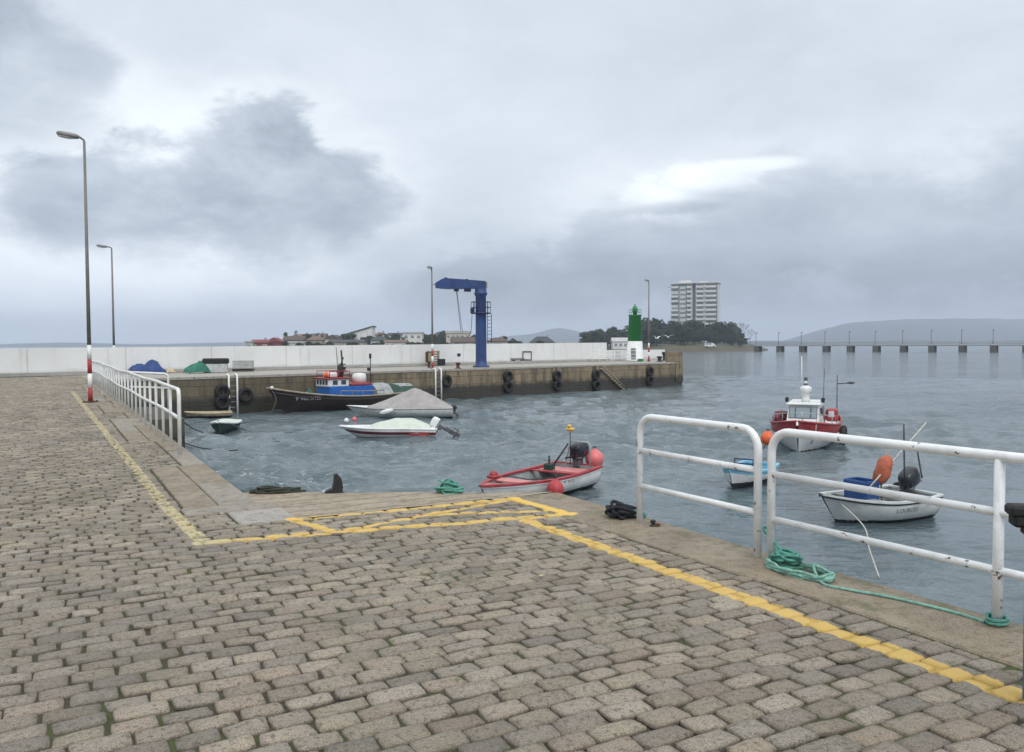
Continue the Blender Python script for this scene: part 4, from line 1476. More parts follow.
# --- dinghies by the left pier
p = at(216.5, 433.5, WZ)
b4 = thing('dinghy', 'dark green dinghy with a pale cover seen end on near the pier', 'boat', (p.x, p.y + 1.0, WZ), heading(.12, -1))
H = Hull(2.6, 1.15, .34, .36, .52, .15, .8, .42, 2.0, .25, 2.4, 1.4)
H.shell(b4, [m_tarpk, m_bottom], lambda y, h, z: 1 if z < .04 else 0)
H.gunwale(b4, m_gel, .05)
mb = MB()
def cov4(a, b):
    y = .02 + .93 * b; q = H.pt(y, 1, 1); e = a * 2 - 1
    return (e * q.x, q.y, H.gz(y) + .02 + .16 * (1 - e * e) * (1 - abs(b - .5) * 1.2))
mb.grid(cov4, 10, 16); mb.build('cover', m_tarpw, b4)
rope('mooring_rope', 'dark rope running from the dinghy to the right', [ad(231, 424, p.y), ad(238, 427, p.y - .2), ad(246, 430.3, p.y - .3)], .022, m_rope_d)
rope('mooring_rope', 'dark rope rising from the dinghy to the quay railing', [ad(203, 432.5, p.y - .3), ad(192, 428, p.y - 4), ad(181, 419.5, p.y - 8)], .022, m_rope_d)
rope('mooring_rope', 'dark rope lying along the water in front of the dinghy', [at(181, 443, WZ) + Vector((0, 0, .05)), at(200, 449, WZ) + Vector((0, 0, .05)), at(224, 452, WZ) + Vector((0, 0, .06)), at(238, 450, WZ)], .022, m_rope_d)
p = at(206, 418, WZ)
b5 = thing('rowing_boat', 'flat beige rowing boat lying low under the pier wall', 'boat', (p.x, p.y + .3, WZ), heading(-1, -.25))
H = Hull(2.3, 1.05, .26, .25, .32, .1, .85, .42, 2.0, .2, 2.8, 1.5)
H.shell(b5, [m_wood, m_bottom], lambda y, h, z: 1 if z < .1 else 0)
H.inner(b5, m_wood, m_wood, .13); H.gunwale(b5, m_cream, .035)
H.thwart(b5, m_cream, .35, .2); H.thwart(b5, m_cream, .62, .22)

# --- red and white open boat by the slipway
bow = Vector((-.72, 19.0, 0)); st_ = Vector((1.72, 22.3, 0))
b6 = place('rowing_boat', 'open white boat with red gunwale and black outboard off the slipway', bow, st_)
H = Hull(4.15, 1.62, .54, .48, .52, .2, .93, .38, 2.0, .45, 3.2, 1.3)
H.shell(b6, [m_gel, m_bottom], lambda y, h, z: 1 if z < .10 else 0)
H.inner(b6, m_inner, m_floorb, .16)
H.cap(b6, m_boatred, .095, .024)
H.gunwale(b6, m_gel, .02, h=.92, name='rubbing_strake')
H.deck(b6, m_pink, .86, .985, -.01, 0, name='foredeck')
H.thwart(b6, m_pink, .66, .44, .38); H.thwart(b6, m_pink, .12, .44, .62, name='stern_bench'); H.thwart(b6, m_boatred, .26, .46, .14)
H.letters(b6, '4ª VI-17', .15, .40, .38, 1, m_letter_g); H.letters(b6, '4ª VI-17', .15, .40, .38, -1, m_letter_g)
outboard(b6, (0, -4.15 / 2 - .02, .58), m_motor, 1.05, R(-4))
mb = MB(); mb.tube([(-.56, -1.8, .55), (-.56, -1.8, 1.12), (-.50, -1.8, 1.18), (-.02, -1.8, 1.18), (.05, -1.8, 1.12), (.08, -1.6, .55)], .018, 7); mb.tube([(.04, -1.8, 1.1), (.30, -1.35, .6)], .016, 6); mb.build('tube_arch', m_alu, b6)
mb = MB(); mb.tube([(.0, -1.72, .55), (.0, -1.72, 1.46)], .012, 6); mb.tube([(.05, -1.7, 1.12), (.22, -1.3, .62)], .026, 6); mb.build('flag_staff', m_black, b6)
mb = MB(); mb.box((.0, -1.72, 1.50), (.26, .12, .10), .04); mb.ell((.02, -1.72, 1.58), (.06, .06, .05)); mb.build('signal_float', m_yellow, b6)
mb = MB(); mb.box((.38, -1.30, .52), (.24, .24, .2), .03); mb.tube([(.38, -1.30, .6), (.40, -1.32, .82)], .025, 6); mb.build('tackle_box', m_tarpk, b6)
mb = MB(); mb.torus((.02, 1.55, .68), .13, .035, 'Z', 14, 7); mb.ell((.02, 1.55, .72), (.1, .1, .09)); mb.build('rope_coil', m_boatred, b6)
M6 = Matrix.Translation(b6.location) @ Matrix.Rotation(b6.rotation_euler.z, 4, 'Z')
q = M6 @ Vector((.60, -1.86, .96))
t_ = buoy(594.5, 459, q.y, .25, 'large pink round buoy standing on the stern of the red and white boat', m_pinkf)
mb = MB(); mb.lathe((0, 0, -.27), [(.2, -.13), (.2, .06), (.16, .1)], 12); mb.build('float_base', m_redf, t_)
q = M6 @ H.pt(.60, .8, 1)
q2 = M6 @ H.pt(.56, 1, 1)
buoy(555.5, 489.5, 19.75, .20, 'dark red buoy hung as a fender on the side of the red and white boat', m_redf, rope_to=q2, tall=1.15)

# --- white open boat at right
bow = Vector((6.48, 17.3, 0)); st_ = Vector((8.72, 18.3, 0))
b7 = place('rowing_boat', 'open white fishing boat with a black rim and outboard behind the railing', bow, st_)
H = Hull((bow - st_).length + .25, 1.55, .50, .45, .62, .25, .9, .42, 2.1, .50, 2.9, 1.2); LL = H.L
H.shell(b7, [m_gelg, m_bottom], lambda y, h, z: 1 if z < .07 else 0)
H.inner(b7, m_inner, m_inner, .16)
H.gunwale(b7, m_black, .025, dz=-.035); H.cap(b7, m_gelg, .07, .02, name='capping')
H.deck(b7, m_gelg, .80, .985, -.05, 0, name='foredeck')
H.thwart(b7, m_inner, .30, .42, .28); H.thwart(b7, m_inner, .58, .44, .26)
H.letters(b7, 'LOURDES', .14, .40, .28, 1, m_letter_g); H.letters(b7, 'LOURDES', .14, .40, .28, -1, m_letter_g)
outboard(b7, (.10, -LL / 2 + .04, .46), m_motor, .95, R(-22), rz=R(12))
mb = MB(); mb.torus((.5, -LL / 2 - .1, .35), .2, .05, 'Y', 12, 6); mb.ell((.55, -LL / 2 - .1, .15), (.12, .1, .2)); mb.build('hanging_rope', m_rope_k, b7)
M7 = Matrix.Translation(b7.location) @ Matrix.Rotation(b7.rotation_euler.z, 4, 'Z')
q = M7 @ Vector((.05, .16, .16))
bc = thing('fish_crate', 'blue plastic fish crate standing in the white open boat', 'crate', (q.x, q.y, WZ + .26), b7.rotation_euler.z + R(6))
mb = MB()
W_, D_, H_ = .54, .42, .58
for x in (-W_ / 2, W_ / 2): mb.box((x, 0, H_ / 2), (.03, D_, H_), .01)
for y in (-D_ / 2, D_ / 2): mb.box((0, y, H_ / 2), (W_ - .032, .03, H_ - .004), .01)
mb.box((0, 0, .02), (W_ - .04, D_ - .04, .03)); mb.build('box', m_bluebox, bc)
mb = MB()
for y in (-D_ / 2, D_ / 2): mb.box((0, y * 1.08, H_ - .05), (W_ * 1.04, .02, .06), .006)
for x in (-W_ / 2, W_ / 2): mb.box((x * 1.06, 0, H_ - .05), (.02, D_ * 1.05, .06), .006)
mb.build('rim', m_bluebox, bc)
bg = thing('net_bag', 'orange net bag propped upright in the white open boat', 'bag', ad(881, 477, 17.7), 0)
mb = MB(); mb.M = Matrix.Rotation(R(16), 4, 'Y')
mb.lathe((0, 0, -.05), [(.05, -.10), (.13, -.04), (.165, .10), (.17, .24), (.15, .38), (.10, .47), (.05, .51), (.02, .53)], 14); 
mb.v = [(x + .02 * math.sin(z * 14 + x * 9), y + .02 * math.cos(z * 11), z) for x, y, z in mb.v]
mb.build('bag', m_orangec, bg)
mb = MB(); mb.tube([(.02, 0, -.5), (.0, 0, 0), (.12, 0, .6)], .02, 6); mb.build('stake', m_wood, bg)
mb = MB(); mb.M = Matrix.Rotation(R(16), 4, 'Y'); mb.tube([(.03 + .13 * math.sin(k), .14 * math.cos(k), .1 + .05 * k) for k in np.linspace(0, 9, 30)], .008, 5); mb.build('cord', m_rope_w, bg)
rope('boat_hook', 'long pale boathook slanting up out of the white open boat', [ad(868, 489, 17.4), ad(926, 423, 18.3)], .017, m_rope_w, 'pole', 4)
rope('pole', 'upright dark pole standing in the white open boat', [ad(904.5, 478, 18.0), ad(903.8, 424, 18.0)], .018, m_cable, 'pole', 4)
rope('rod', 'short dark rod leaning beside the black outboard', [ad(922, 478, 18.3), ad(917, 449, 18.3)], .018, m_cable, 'rod', 4)
rope('mooring_rope', 'pale mooring rope dropping from the white open boat into the water', [M7 @ (H.pt(.72, 1, 1) + Vector((.02, 0, .02))), ad(862, 524, 15.9), ad(869, 548, 15.2), at(879, 577, WZ)], .013, m_rope_w)
rope('cleat_rope', 'green rope lying over the gunwale of the white open boat', [M7 @ (H.pt(.06, 1, 1) + Vector((0, 0, .05))), M7 @ (H.pt(.2, 1, 1) + Vector((.02, 0, .05))), M7 @ (H.pt(.36, 1, 1) + Vector((-.1, 0, .0))), M7 @ (H.pt(.38, .8, 1) + Vector((-.3, 0, 0)))], .014, m_rope_g, 'rope', 8)

# --- little blue boat behind the gate
p = at(749, 489.5, WZ)
b8 = thing('dinghy', 'small light blue dinghy half hidden behind the hoop railing', 'boat', (p.x + .15, p.y + .85, WZ), heading(-.62, -.9))
H = Hull(2.5, 1.15, .42, .40, .58, .15, .85, .42, 2.0, .3, 2.8, 1.3)
H.shell(b8, [m_gel, m_ltblue, m_bottom], lambda y, h, z: 2 if z < .16 else (1 if h > .80 else 0))
H.inner(b8, m_ltblue, m_ltblue, .15); H.cap(b8, m_ltblue, .08, .025); H.deck(b8, m_ltblue, .70, .98, -.01, 0, name='foredeck')
H.thwart(b8, m_ltblue, .35, .34)
mb = MB(); mb.tube([(-.25, .15, .4), (-.25, .15, .68), (.25, .15, .68), (.25, .15, .4)], .022, 6); mb.tube([(-.25, .15, .56), (.25, .15, .56)], .018, 6); mb.build('frame', m_blued, b8)

# --- red and white cabin boat
cx = ad(803, 453, 29.6)
hd_ = Vector((-.41, -.91, 0)).normalized()
bow = Vector((cx.x - .76, 28.0, 0)); st_ = bow - hd_ * 6.3
b9 = place('fishing_boat', 'red and white cabin fishing boat with antennas facing the quay', bow, st_)
H = Hull(6.3, 2.35, .80, .80, 1.12, .4, .88, .45, 2.9, .55, 3.0, 1.35)
H.shell(b9, [m_gelg, m_boatred, m_bottom], lambda y, h, z: 2 if z < .06 else (1 if h > .72 else 0))
H.gunwale(b9, m_boatred, .04); H.gunwale(b9, m_gel, .03, h=.72, name='rubbing_strake')
H.deck(b9, m_gelg, .01, .97, -.16, name='deck')
zc = .70
mb = MB()
def cabs(x0, x1, y0, y1, z): return [(-x0, y0, z), (x0, y0, z), (x1, y1, z), (-x1, y1, z)]
secs = [cabs(.60, .56, -1.2, 1.35, zc), cabs(.58, .54, -1.2, 1.25, zc + .30), cabs(.54, .50, -1.15, .95, zc + .80)]
V = [p for s_ in secs for p in s_]
fs = [(3, 2, 1, 0), (8, 9, 10, 11)]
for i in range(2):
    for k in range(4):
        j = (k + 1) % 4; fs.append((i * 4 + k, i * 4 + j, i * 4 + 4 + j, i * 4 + 4 + k))
mb.add(V, fs); mb.build('cabin', m_gel, b9)
mb = MB(); mb.box((0, -.12, zc + .845), (1.20, 2.35, .07), .03); mb.build('roof', m_gel, b9)
# front windows lie on the sloping front
nv = Vector((0, .5, .30)).normalized()
for (x0, x1) in ((-.47, -.27), (-.25, .25), (.27, .47)):
    mb = MB()
    def fw(a, b, x0=x0, x1=x1):
        return (x0 + (x1 - x0) * a, 1.25 - .30 * (.12 + .76 * b) + .016, zc + .30 + .50 * (.12 + .76 * b) + .008)
    mb.grid(fw, 1, 1, False); mb.build('window', m_glassl, b9)
    mb = MB(); c4 = [Vector(fw(a, b)) for a, b in ((0, 0), (1, 0), (1, 1), (0, 1))]; mb.tube(c4, .016, 5, closed=True); mb.build('window_frame', m_motorg, b9)
for sd in (-1, 1):
    for y0 in (-.9, -.1):
        mb = MB(); mb.box((sd * .565, y0 + .3, zc + .54), (.03, .55, .32), .01); mb.build('window', m_glass, b9)
mb = MB(); mb.lathe((0, .1, zc + .88), [(.16, 0), (.14, .10), (.12, .34), (.21, .36), (.215, .50), (.17, .56), (.06, .60), (.045, .75), (.04, .92)], 14); mb.build('radar_mast', m_gel, b9)
mb = MB(); mb.ell((0, .1, zc + 1.72), (.07, .07, .09)); mb.ell((0, .1, zc + 1.52), (.08, .08, .06)); mb.build('mast_lamp', m_motorg, b9)
mb = MB(); mb.tube([(.15, -.1, zc + .9), (.17, -.1, zc + 2.55)], .018, 6); mb.build('antenna', m_gel, b9)
mb = MB(); mb.tube([(-.60, -.1, zc + .9), (-.62, -.1, zc + 2.1)], .012, 5); mb.build('antenna', m_cable, b9)
for x in (-.62, .62):
    mb = MB(); mb.box((x, .4, zc + .97), (.13, .12, .18), .03); mb.build('deck_lamp', m_black, b9)
mb = MB(); mb.tube([(-.55, .6, zc + .88), (-.55, .6, zc + 1.16), (.55, .6, zc + 1.16), (.55, .6, zc + .88)], .012, 5); mb.build('roof_rail', m_alu, b9)
mb = MB(); mb.tube([(-.95, -2.2, .6), (-.95, -2.2, 2.5)], .02, 6); mb.tube([(-.95, -2.2, 2.15), (-1.5, -2.1, 2.2)], .02, 6); mb.ell((-1.45, -2.1, 2.2), (.14, .06, .05)); mb.build('aft_mast', m_cable, b9)
mb = MB(); mb.box((-.85, -.9, 1.05), (.40, .8, .44), .05); mb.build('net_hauler', m_boatred, b9)
mb = MB(); mb.box((-.85, -.48, 1.10), (.2, .03, .22), .01); mb.build('hauler_plate', m_gel, b9)
mb = MB(); mb.lathe((.9, -.4, .8), [(.05, 0), (.26, .05), (.26, .35), (.05, .4)], 12); mb.build('net_drum', m_maroon, b9)
mb = MB(); mb.ell((.95, .5, 1.0), (.18, .25, .16)); mb.build('net_pile', m_maroon, b9)
for y in (-1.2, -.2):
    mb = MB(); mb.torus((0, 0, 0), .24, .09, 'Y', 16, 8); mb.M = Matrix.Identity(4)
    o = mb.build('tyre', m_rubber, b9); o.location = H.pt(.5 + y / 6.3, .72, -1) + Vector((-.12, 0, -.15)); o.rotation_euler = (0, 0, PI / 2)
mb = MB()
hp = [H.pt(.66 + .32 * i / 8, 1, sd) + Vector((0, 0, .3)) for sd in (1,) for i in range(9)] + [H.pt(.98 - .32 * i / 8, 1, -1) + Vector((0, 0, .3)) for i in range(9)]
mb.tube(hp, .014, 5)
for k in range(0, 18, 3): mb.tube([hp[k] - Vector((0, 0, .3)), hp[k]], .012, 5)
mb.build('bow_rail', m_alu, b9)
mb = MB(); mb.tube([H.pt(.9, .95, -1) + Vector((-.03, 0, .2)), H.pt(.9, .7, -1) + Vector((-.06, .05, 0)), H.pt(.9, .45, -1) + Vector((-.05, .08, 0))], .02, 5); mb.build('bow_rope', m_rope_w, b9)
M9 = Matrix.Translation(b9.location) @ Matrix.Rotation(b9.rotation_euler.z, 4, 'Z')
buoy(767.5, 438.5, 27.9, .23, 'orange buoy hanging from the bow quarter of the red cabin boat', m_orange, rope_to=M9 @ H.pt(.86, 1, 1))
rope('mooring_rope', 'dark mooring rope running down from the orange buoy', [ad(765, 446, 27.9), ad(757, 459, 26.5), at(752, 474, WZ)], .02, m_rope_d)

# ------------------------------------------------------------------ ropes and small things on the quay
def tangle(name, label, c, rx, ry, h, r, m, n, seed, cat='rope', group=None):
    g = random.Random(seed)
    pts = []
    for i in range(n):
        a = i * 2.1 + g.uniform(-.6, .6); k = g.uniform(.35, 1.0)
        z = r + abs(g.gauss(0, .45)) * h * (1.15 - k * .75)
        pts.append(Vector((c.x + rx * k * math.cos(a), c.y + ry * k * math.sin(a), c.z + min(z, h))))
    return rope(name, label, pts, r, m, cat, 6, group=group)


cc_ = at(797, 574)
# green coil: two piles
lp = []
g = random.Random(3)
for i in range(90):
    a = i * 2 * PI / 17
    k = 1 + .16 * math.sin(i * .37) + g.uniform(-.07, .07)
    ex = DS * -1
    q = cc_ + DT * (.115 * k * math.sin(a)) + ex * (.27 * k * math.cos(a)) + Vector((0, 0, .015 + .008 * (i // 17) + .008 * math.sin(i * 1.7)))
    lp.append(q)
coil_end = at(822, 585)
run = [at(848, 589.5, .012), at(885, 596, .012), at(925, 605, .012), at(960, 614, .012), at(985, 622, .012)]
rope('green_rope', 'loosely coiled green rope on the coping with its end led to the railing post', lp + [coil_end + Vector((0, 0, .014))] + run, .0105, m_rope_g2, 'rope', 4)
c2 = at(781, 566)
pl_ = []
for i in range(44):
    a = i * 1.9 + g.uniform(-.5, .5)
    k = g.uniform(.5, 1)
    pl_.append(c2 + DT * (.075 * k * math.sin(a)) + DS * (-.06 + .16 * k * math.cos(a)) + Vector((0, 0, .02 + g.uniform(0, .10))))
pl_ += [c2 + Vector((0, 0, .12)), at(764, 556) + Vector((0, 0, .20)), at(768, 556) + Vector((0, 0, .215)), at(774, 557) + Vector((0, 0, .1)), c2]
rope('green_rope', 'knotted heap of green rope between the two railing panels', pl_, .0105, m_rope_g, 'rope', 5)
kp = []
for i in range(30):
    a = i * 2 * PI / 12
    kp.append(g2b + Vector((.052 * math.cos(a), .052 * math.sin(a), .012 + .0016 * i)))
rope('green_rope', 'green rope wound round the foot of the railing post', kp, .0105, m_rope_g, 'rope', 3)
tangle('rope_heap', 'black rope heap at the foot of the hoop railing', at(622, 518), .17, .12, .17, .017, m_rope_k, 34, 5)
tangle('rope_heap', 'dark green rope heap mixed with the black one at the railing foot', at(634, 518), .11, .09, .10, .014, m_rope_g, 20, 8)
tangle('net_heap', 'bright green net and rope clump on the slipway crest', at(447, 491.5) + Vector((0, 0, -.02)), .19, .14, .17, .011, m_rope_g, 46, 9, 'fishing net')
tangle('weed_clump', 'dark seaweed clump on the left end of the slipway crest', ts(2.25, 9.72, -.045), .34, .16, .07, .010, m_weed, 90, 12, 'seaweed')
# iron stub on the crest
q = at(337, 489.5)
t = thing('mooring_stub', 'black iron mooring stub rising from the slipway crest', 'mooring', q + Vector((0, 0, -.03)), R(20))
mb = MB()
prof = [(-.13, 0), (.05, 0), (.065, .06), (.045, .16), (-.0, .215), (-.03, .205), (-.035, .12), (-.05, .05), (-.13, .02)]
V = [(x, y, z) for y in (-.045, .045) for x, z in prof]; n = len(prof)
mb.add(V, [tuple(range(n)), tuple(range(2 * n - 1, n - 1, -1))] + [(i, n + i, n + (i + 1) % n, (i + 1) % n) for i in range(n)]); mb.build('horn', m_black, t)
mb = MB(); mb.box((-.03, 0, -.015), (.23, .14, .03), .008); mb.build('base_plate', m_black, t)
q = at(653, 526.5)
t = thing('mooring_pin', 'small black iron pin on the coping right of the railing foot', 'mooring', q, 0)
mb = MB(); mb.lathe((0, 0, 0), [(.035, 0), (.035, .01), (.018, .015), (.018, .035), (.028, .045), (.02, .06)], 10); mb.build('pin', m_black, t)
mb = MB(); mb.torus((.03, 0, .014), .032, .007, 'Z', 12, 6); mb.build('ring', m_rust, t)
# blue post at the right border
q = at(1034, 703)
t = thing('blue_post', 'blue steel post with a black rubber bracket at the right end of the railing', 'post', q, heading(-.2, -1))
mb = MB(); mb.box((0, 0, .44), (.075, .075, .88), .006); mb.build('post', m_bluepole, t)
mb = MB(); mb.box((.045, 0, .885), (.16, .10, .05), .012); mb.box((.055, 0, .84), (.11, .085, .06), .014); mb.box((.03, 0, .795), (.06, .08, .05), .012); mb.build('bracket', m_rubber, t)
# small scraps on the paving
mb = MB(); q = at(541, 577.5); mb.ell((q.x, q.y, .014), (.02, .014, .006), .8, 8, 5); tag(mb.build('paper_scrap', m_cream), 'tiny cream paper scrap lying on the cobbles', 'litter')

# ------------------------------------------------------------------ FAR SHORES
def terrain(name, u0, u1, Y, depth, profile, mat, nx=60, ny=12, seed=0.0, rough=.6):
    """low land: front shoreline at distance Y, rising to profile(u) height above water"""
    mb = MB()
    def f(a, b):
        u = u0 + (u1 - u0) * a
        yy = Y + depth * b
        x = (u - 512) / F * yy
        e = math.sin(PI * min(1, b * 1.15)) ** .7 if b > 0 else 0
        edge = min(1, a * 12, (1 - a) * 12) ** .6
        h = profile(u) * e * edge * (1 + rough * .3 * mnoise.noise(Vector((x * .03 + seed, yy * .03, seed))))
        return (x, yy, WZ - .6 * (1 - min(1, b * 10)) + h)
    mb.grid(f, nx, ny)
    return tag(mb.build(name, mat), None, None, None, 'structure')


def land_mat(name, a, b, shore):
    m, nt, bs = new_mat(name)
    co = obj_co(nt)
    sp = nt.node('ShaderNodeSeparateXYZ'); nt.link(co, sp.inputs[0])
    c = nt.mix(nt.smooth(nt.noise(co, .06, 5, .65), .35, .65), a, b)
    e = nt.m('ADD', sp.outputs[2], nt.m('MULTIPLY', nt.noise(co, .12, 4, .6), 1.4))
    c = nt.mix(nt.smooth(e, -.9, .9, 1, 0), c, shore)
    nt.link(c, bs.inputs['Base Color']); bs.inputs['Roughness'].default_value = .95
    return m


m_land = land_mat('grassy_land', (.075, .085, .035), (.10, .088, .05), (.085, .066, .042))
m_hill = land_mat('wooded_hill', (.020, .032, .034), (.036, .048, .044), (.10, .10, .09))
terrain('island_terrain', 578, 768, 372, 150, lambda u: 2.0 + 2.6 * math.exp(-((u - 680) / 60) ** 2), m_land, seed=3)
terrain('shore_terrain', 205, 585, 300, 160, lambda u: 1.9 + 1.2 * math.exp(-((u - 370) / 70) ** 2), m_land, seed=8)

# trees -------------------------------------------------------------
def crown_mesh(name, blobs, n, leaf, mat, seed, shell=.55):
    g = np.random.default_rng(seed)
    V = []; Fc = []
    vol = np.array([b[3] * b[4] * b[5] for b in blobs]) ** (2 / 3); vol = vol / vol.sum()
    for bi, b in enumerate(blobs):
        k = max(8, int(n * vol[bi]))
        d = g.normal(0, 1, (k, 3)); d /= np.linalg.norm(d, axis=1, keepdims=True)
        rr = shell + (1 - shell) * g.random((k, 1)) ** .6
        # lumpy outline
        lump = 1 + .22 * np.sin(d[:, :1] * 5 + bi) * np.cos(d[:, 1:2] * 4 + 2 * bi) + .12 * np.sin(d[:, 2:3] * 9 + bi * 3)
        c = np.array(b[:3]) + d * rr * lump * np.array(b[3:6])
        for i in range(k):
            s = leaf * g.uniform(.5, 1.35)
            a = g.normal(0, 1, 3); a /= np.linalg.norm(a)
            t = np.cross(a, g.normal(0, 1, 3)); t /= np.linalg.norm(t)
            w = np.cross(a, t)
            j = len(V)
            V += [tuple(c[i] + t * s), tuple(c[i] + w * s * .6), tuple(c[i] - t * s * .9), tuple(c[i] - w * s * .55 + a * s * .2)]
            Fc.append((j, j + 1, j + 2, j + 3))
    me = bpy.data.meshes.new(name)
    me.from_pydata(V, [], Fc); me.materials.append(mat); me.update()
    return me


def trunk_mesh(name, H, r, limbs, mat, seed):
    g = random.Random(seed)
    mb = MB()
    mb.tube([(0, 0, -.5), (g.uniform(-.1, .1), 0, H * .5), (g.uniform(-.3, .3), g.uniform(-.3, .3), H)], [r, r * .75, r * .35], 7)
    for (x, y, z) in limbs:
        mb.tube([(0, 0, H * .55), (x * .5, y * .5, (H * .6 + z) / 2), (x, y, z)], [r * .45, r * .3, r * .1], 5)
    me = bpy.data.meshes.new(name); me.from_pydata(mb.v, [], mb.f); me.materials.append(mat)
    me.polygons.foreach_set('use_smooth', mb.sm); me.update()
    return me


KINDS = []
for k in range(5):                                   # umbrella-like dark pines, unit about 10 m tall
    g = random.Random(100 + k)
    bl = []
    for i in range(9):
        a = i * 2.4 + g.uniform(-.3, .3); q = math.sqrt(i / 9) * 3.0
        bl.append((q * math.cos(a), q * math.sin(a), 6.6 + g.uniform(-1.9, 1.7) - q * .25, g.uniform(1.2, 2.0), g.uniform(1.2, 2.0), g.uniform(.9, 1.5)))
    bl.append((0, 0, 4.6, 2.6, 2.6, 1.7)); bl.append((g.uniform(-1, 1), 0, 3.0, 2.4, 2.4, 1.5))
    cm = crown_mesh('pine_crown', bl, 1500, .42, m_leaf, k)
    tm = trunk_mesh('pine_trunk', 6.5, .28, [(b[0], b[1], b[2] - .3) for b in bl[2:8]], m_trunk, k)
    KINDS.append((cm, tm))
GARD = []
for k in range(3):
    g = random.Random(200 + k)
    bl = [(g.uniform(-1.2, 1.2), g.uniform(-1.2, 1.2), 3.2 + g.uniform(-1.4, 1.6), g.uniform(1.0, 1.7), g.uniform(1.0, 1.7), g.uniform(.8, 1.4)) for _ in range(6)]
    GARD.append((crown_mesh('tree_crown', bl, 700, .36, m_leaf2 if k else m_leaf, 50 + k), trunk_mesh('tree_trunk', 3.4, .18, [(b[0], b[1], b[2]) for b in bl[:4]], m_trunk, 60 + k)))


def tree(name, label, kind, loc, sc, sz, group, rz=None):
    cm, tm = kind
    t = thing(name, label, 'tree', loc, random.uniform(0, 6.28) if rz is None else rz, group)
    t.scale = (sc, sc, sz)
    for n_, me in (('crown', cm), ('trunk', tm)):
        o = bpy.data.objects.new(n_, me); COL.objects.link(o); o.parent = t
    return t


def isl_h(u, yy):
    b = (yy - 372) / 150
    return WZ + (2.0 + 2.6 * math.exp(-((u - 680) / 60) ** 2)) * math.sin(PI * min(1, b * 1.15)) ** .7


# island grove silhouette: tops (u, v)
SIL = [(583, 338), (590, 331.5), (597, 328.5), (605, 330), (613, 327.5), (622, 330), (630, 326), (640, 322.5), (648, 317.5), (655, 319), (660, 324), (668, 321.5), (676, 320), (684, 321.5), (692, 321), (700, 321.5), (708, 321), (716, 321), (724, 322), (731, 323), (738, 329), (744, 336)]
g = random.Random(77)
for i, (u, v) in enumerate(SIL):
    yy = 436 + g.uniform(-12, 14)
    top = ad(u, v, yy).z; gz_ = isl_h(u, yy) - .3
    hh = max(4, top - gz_)
    w = max(.75, min(1.5, hh / 9.5)) * g.uniform(.95, 1.2)
    if u < 590 or u > 740: w *= .75
    tree('pine_tree', 'dark evergreen tree in the dense grove crowning the island', KINDS[i % 5], ((u - 512) / F * yy, yy, gz_), w, hh / 8.6, 'evergreen trees of the island grove')
for i in range(70):                                   # lower front rows
    u = 586 + 156 * ((i * .618034) % 1.0); yy = g.uniform(390, 428)
    gz_ = isl_h(u, yy) - .3
    vt = 331 + g.uniform(-4, 7) + (4 if u < 640 else 0) + (5 if u > 728 else 0)
    hh = max(3.5, ad(u, vt, yy).z - gz_)
    tree('pine_tree', 'dark evergreen tree in the lower front rank of the island grove', KINDS[(i * 3) % 5], ((u - 512) / F * yy, yy, gz_), max(.75, hh / 8.2), hh / 8.6, 'front evergreen trees of the island grove')
# bare trees at the right end
def bare(seed):
    g = random.Random(seed); mb = MB()
    def br(p, d, L, r, n):
        q = p + d * L
        mb.tube([p, (p + q) / 2 + Vector((g.uniform(-.1, .1) * L, g.uniform(-.1, .1) * L, 0)), q], [r, r * .8, r * .6], 4, False)
        if n == 0: return
        for _ in range(3 if n > 1 else 4):
            e = (d + Vector((g.uniform(-.8, .8), g.uniform(-.8, .8), g.uniform(-.1, .5)))).normalized()
            br(q, e, L * g.uniform(.6, .8), r * .6, n - 1)
    br(Vector((0, 0, 0)), Vector((0, 0, 1)), 3.2, .16, 4)
    return mb
for k, (u, yy, hs) in enumerate(((743, 428, 1.25), (750, 424, .95), (737, 415, 1.0))):
    t = thing('bare_tree', ['tall leafless grey tree at the right edge of the island grove', 'smaller leafless tree standing outermost right on the island', 'leafless tree just in front of the evergreens on the island'][k], 'tree', ((u - 512) / F * yy, yy, isl_h(u, yy) - .2), k)
    t.scale = (hs, hs, hs)
    bare(20 + k).build('branches', m_twig, t)

# apartment tower ---------------------------------------------------
Yt = 455.0
tx = (695.5 - 512) / F * Yt
topz = ad(695, 284, Yt).z; basez = 4.0
tw = thing('apartment_tower', 'tall pale apartment tower rising above the island trees', 'building', (tx, Yt, basez), R(-22))
HH = topz - basez
W = 25.5 / math.cos(R(22)) * .90
m_twall = pm('pale_tower_render', (.62, .62, .59), .8, var=.08, scale=.3, bump=0, dirt=.25)
m_tdark = pm('dark_tower_recess', (.22, .225, .235), .6, var=.2, scale=.4, bump=0)
m_tbal = pm('tower_balcony_white', (.70, .70, .68), .7, var=.06, scale=.5, bump=0)
nf = 12; fh = HH / nf
for (x0, x1) in ((-W / 2, -.9), (.9, W / 2)):
    mb = MB(); mb.box(((x0 + x1) / 2, 0, HH / 2), (x1 - x0, 11, HH)); mb.build('block', m_twall, tw)
mb = MB(); mb.box((0, .6, HH / 2 - .2), (1.8, 9, HH - .4)); mb.build('stair_core', m_tdark, tw)
cols = [(-W / 2 + .4, -W / 2 + 4.2), (-W / 2 + 4.9, -W / 2 + 8.2), (-W / 2 + 8.8, -1.3), (1.4, 5.2), (6.0, W / 2 - .5)]
for i in range(nf):
    z = i * fh
    for j, (x0, x1) in enumerate(cols):
        mb = MB(); mb.box(((x0 + x1) / 2, -5.52, z + fh * .64), (x1 - x0 - .3, .10, fh * .38)); mb.build('window', m_tdark if (i * 7 + j * 3) % 5 else m_glassl, tw)
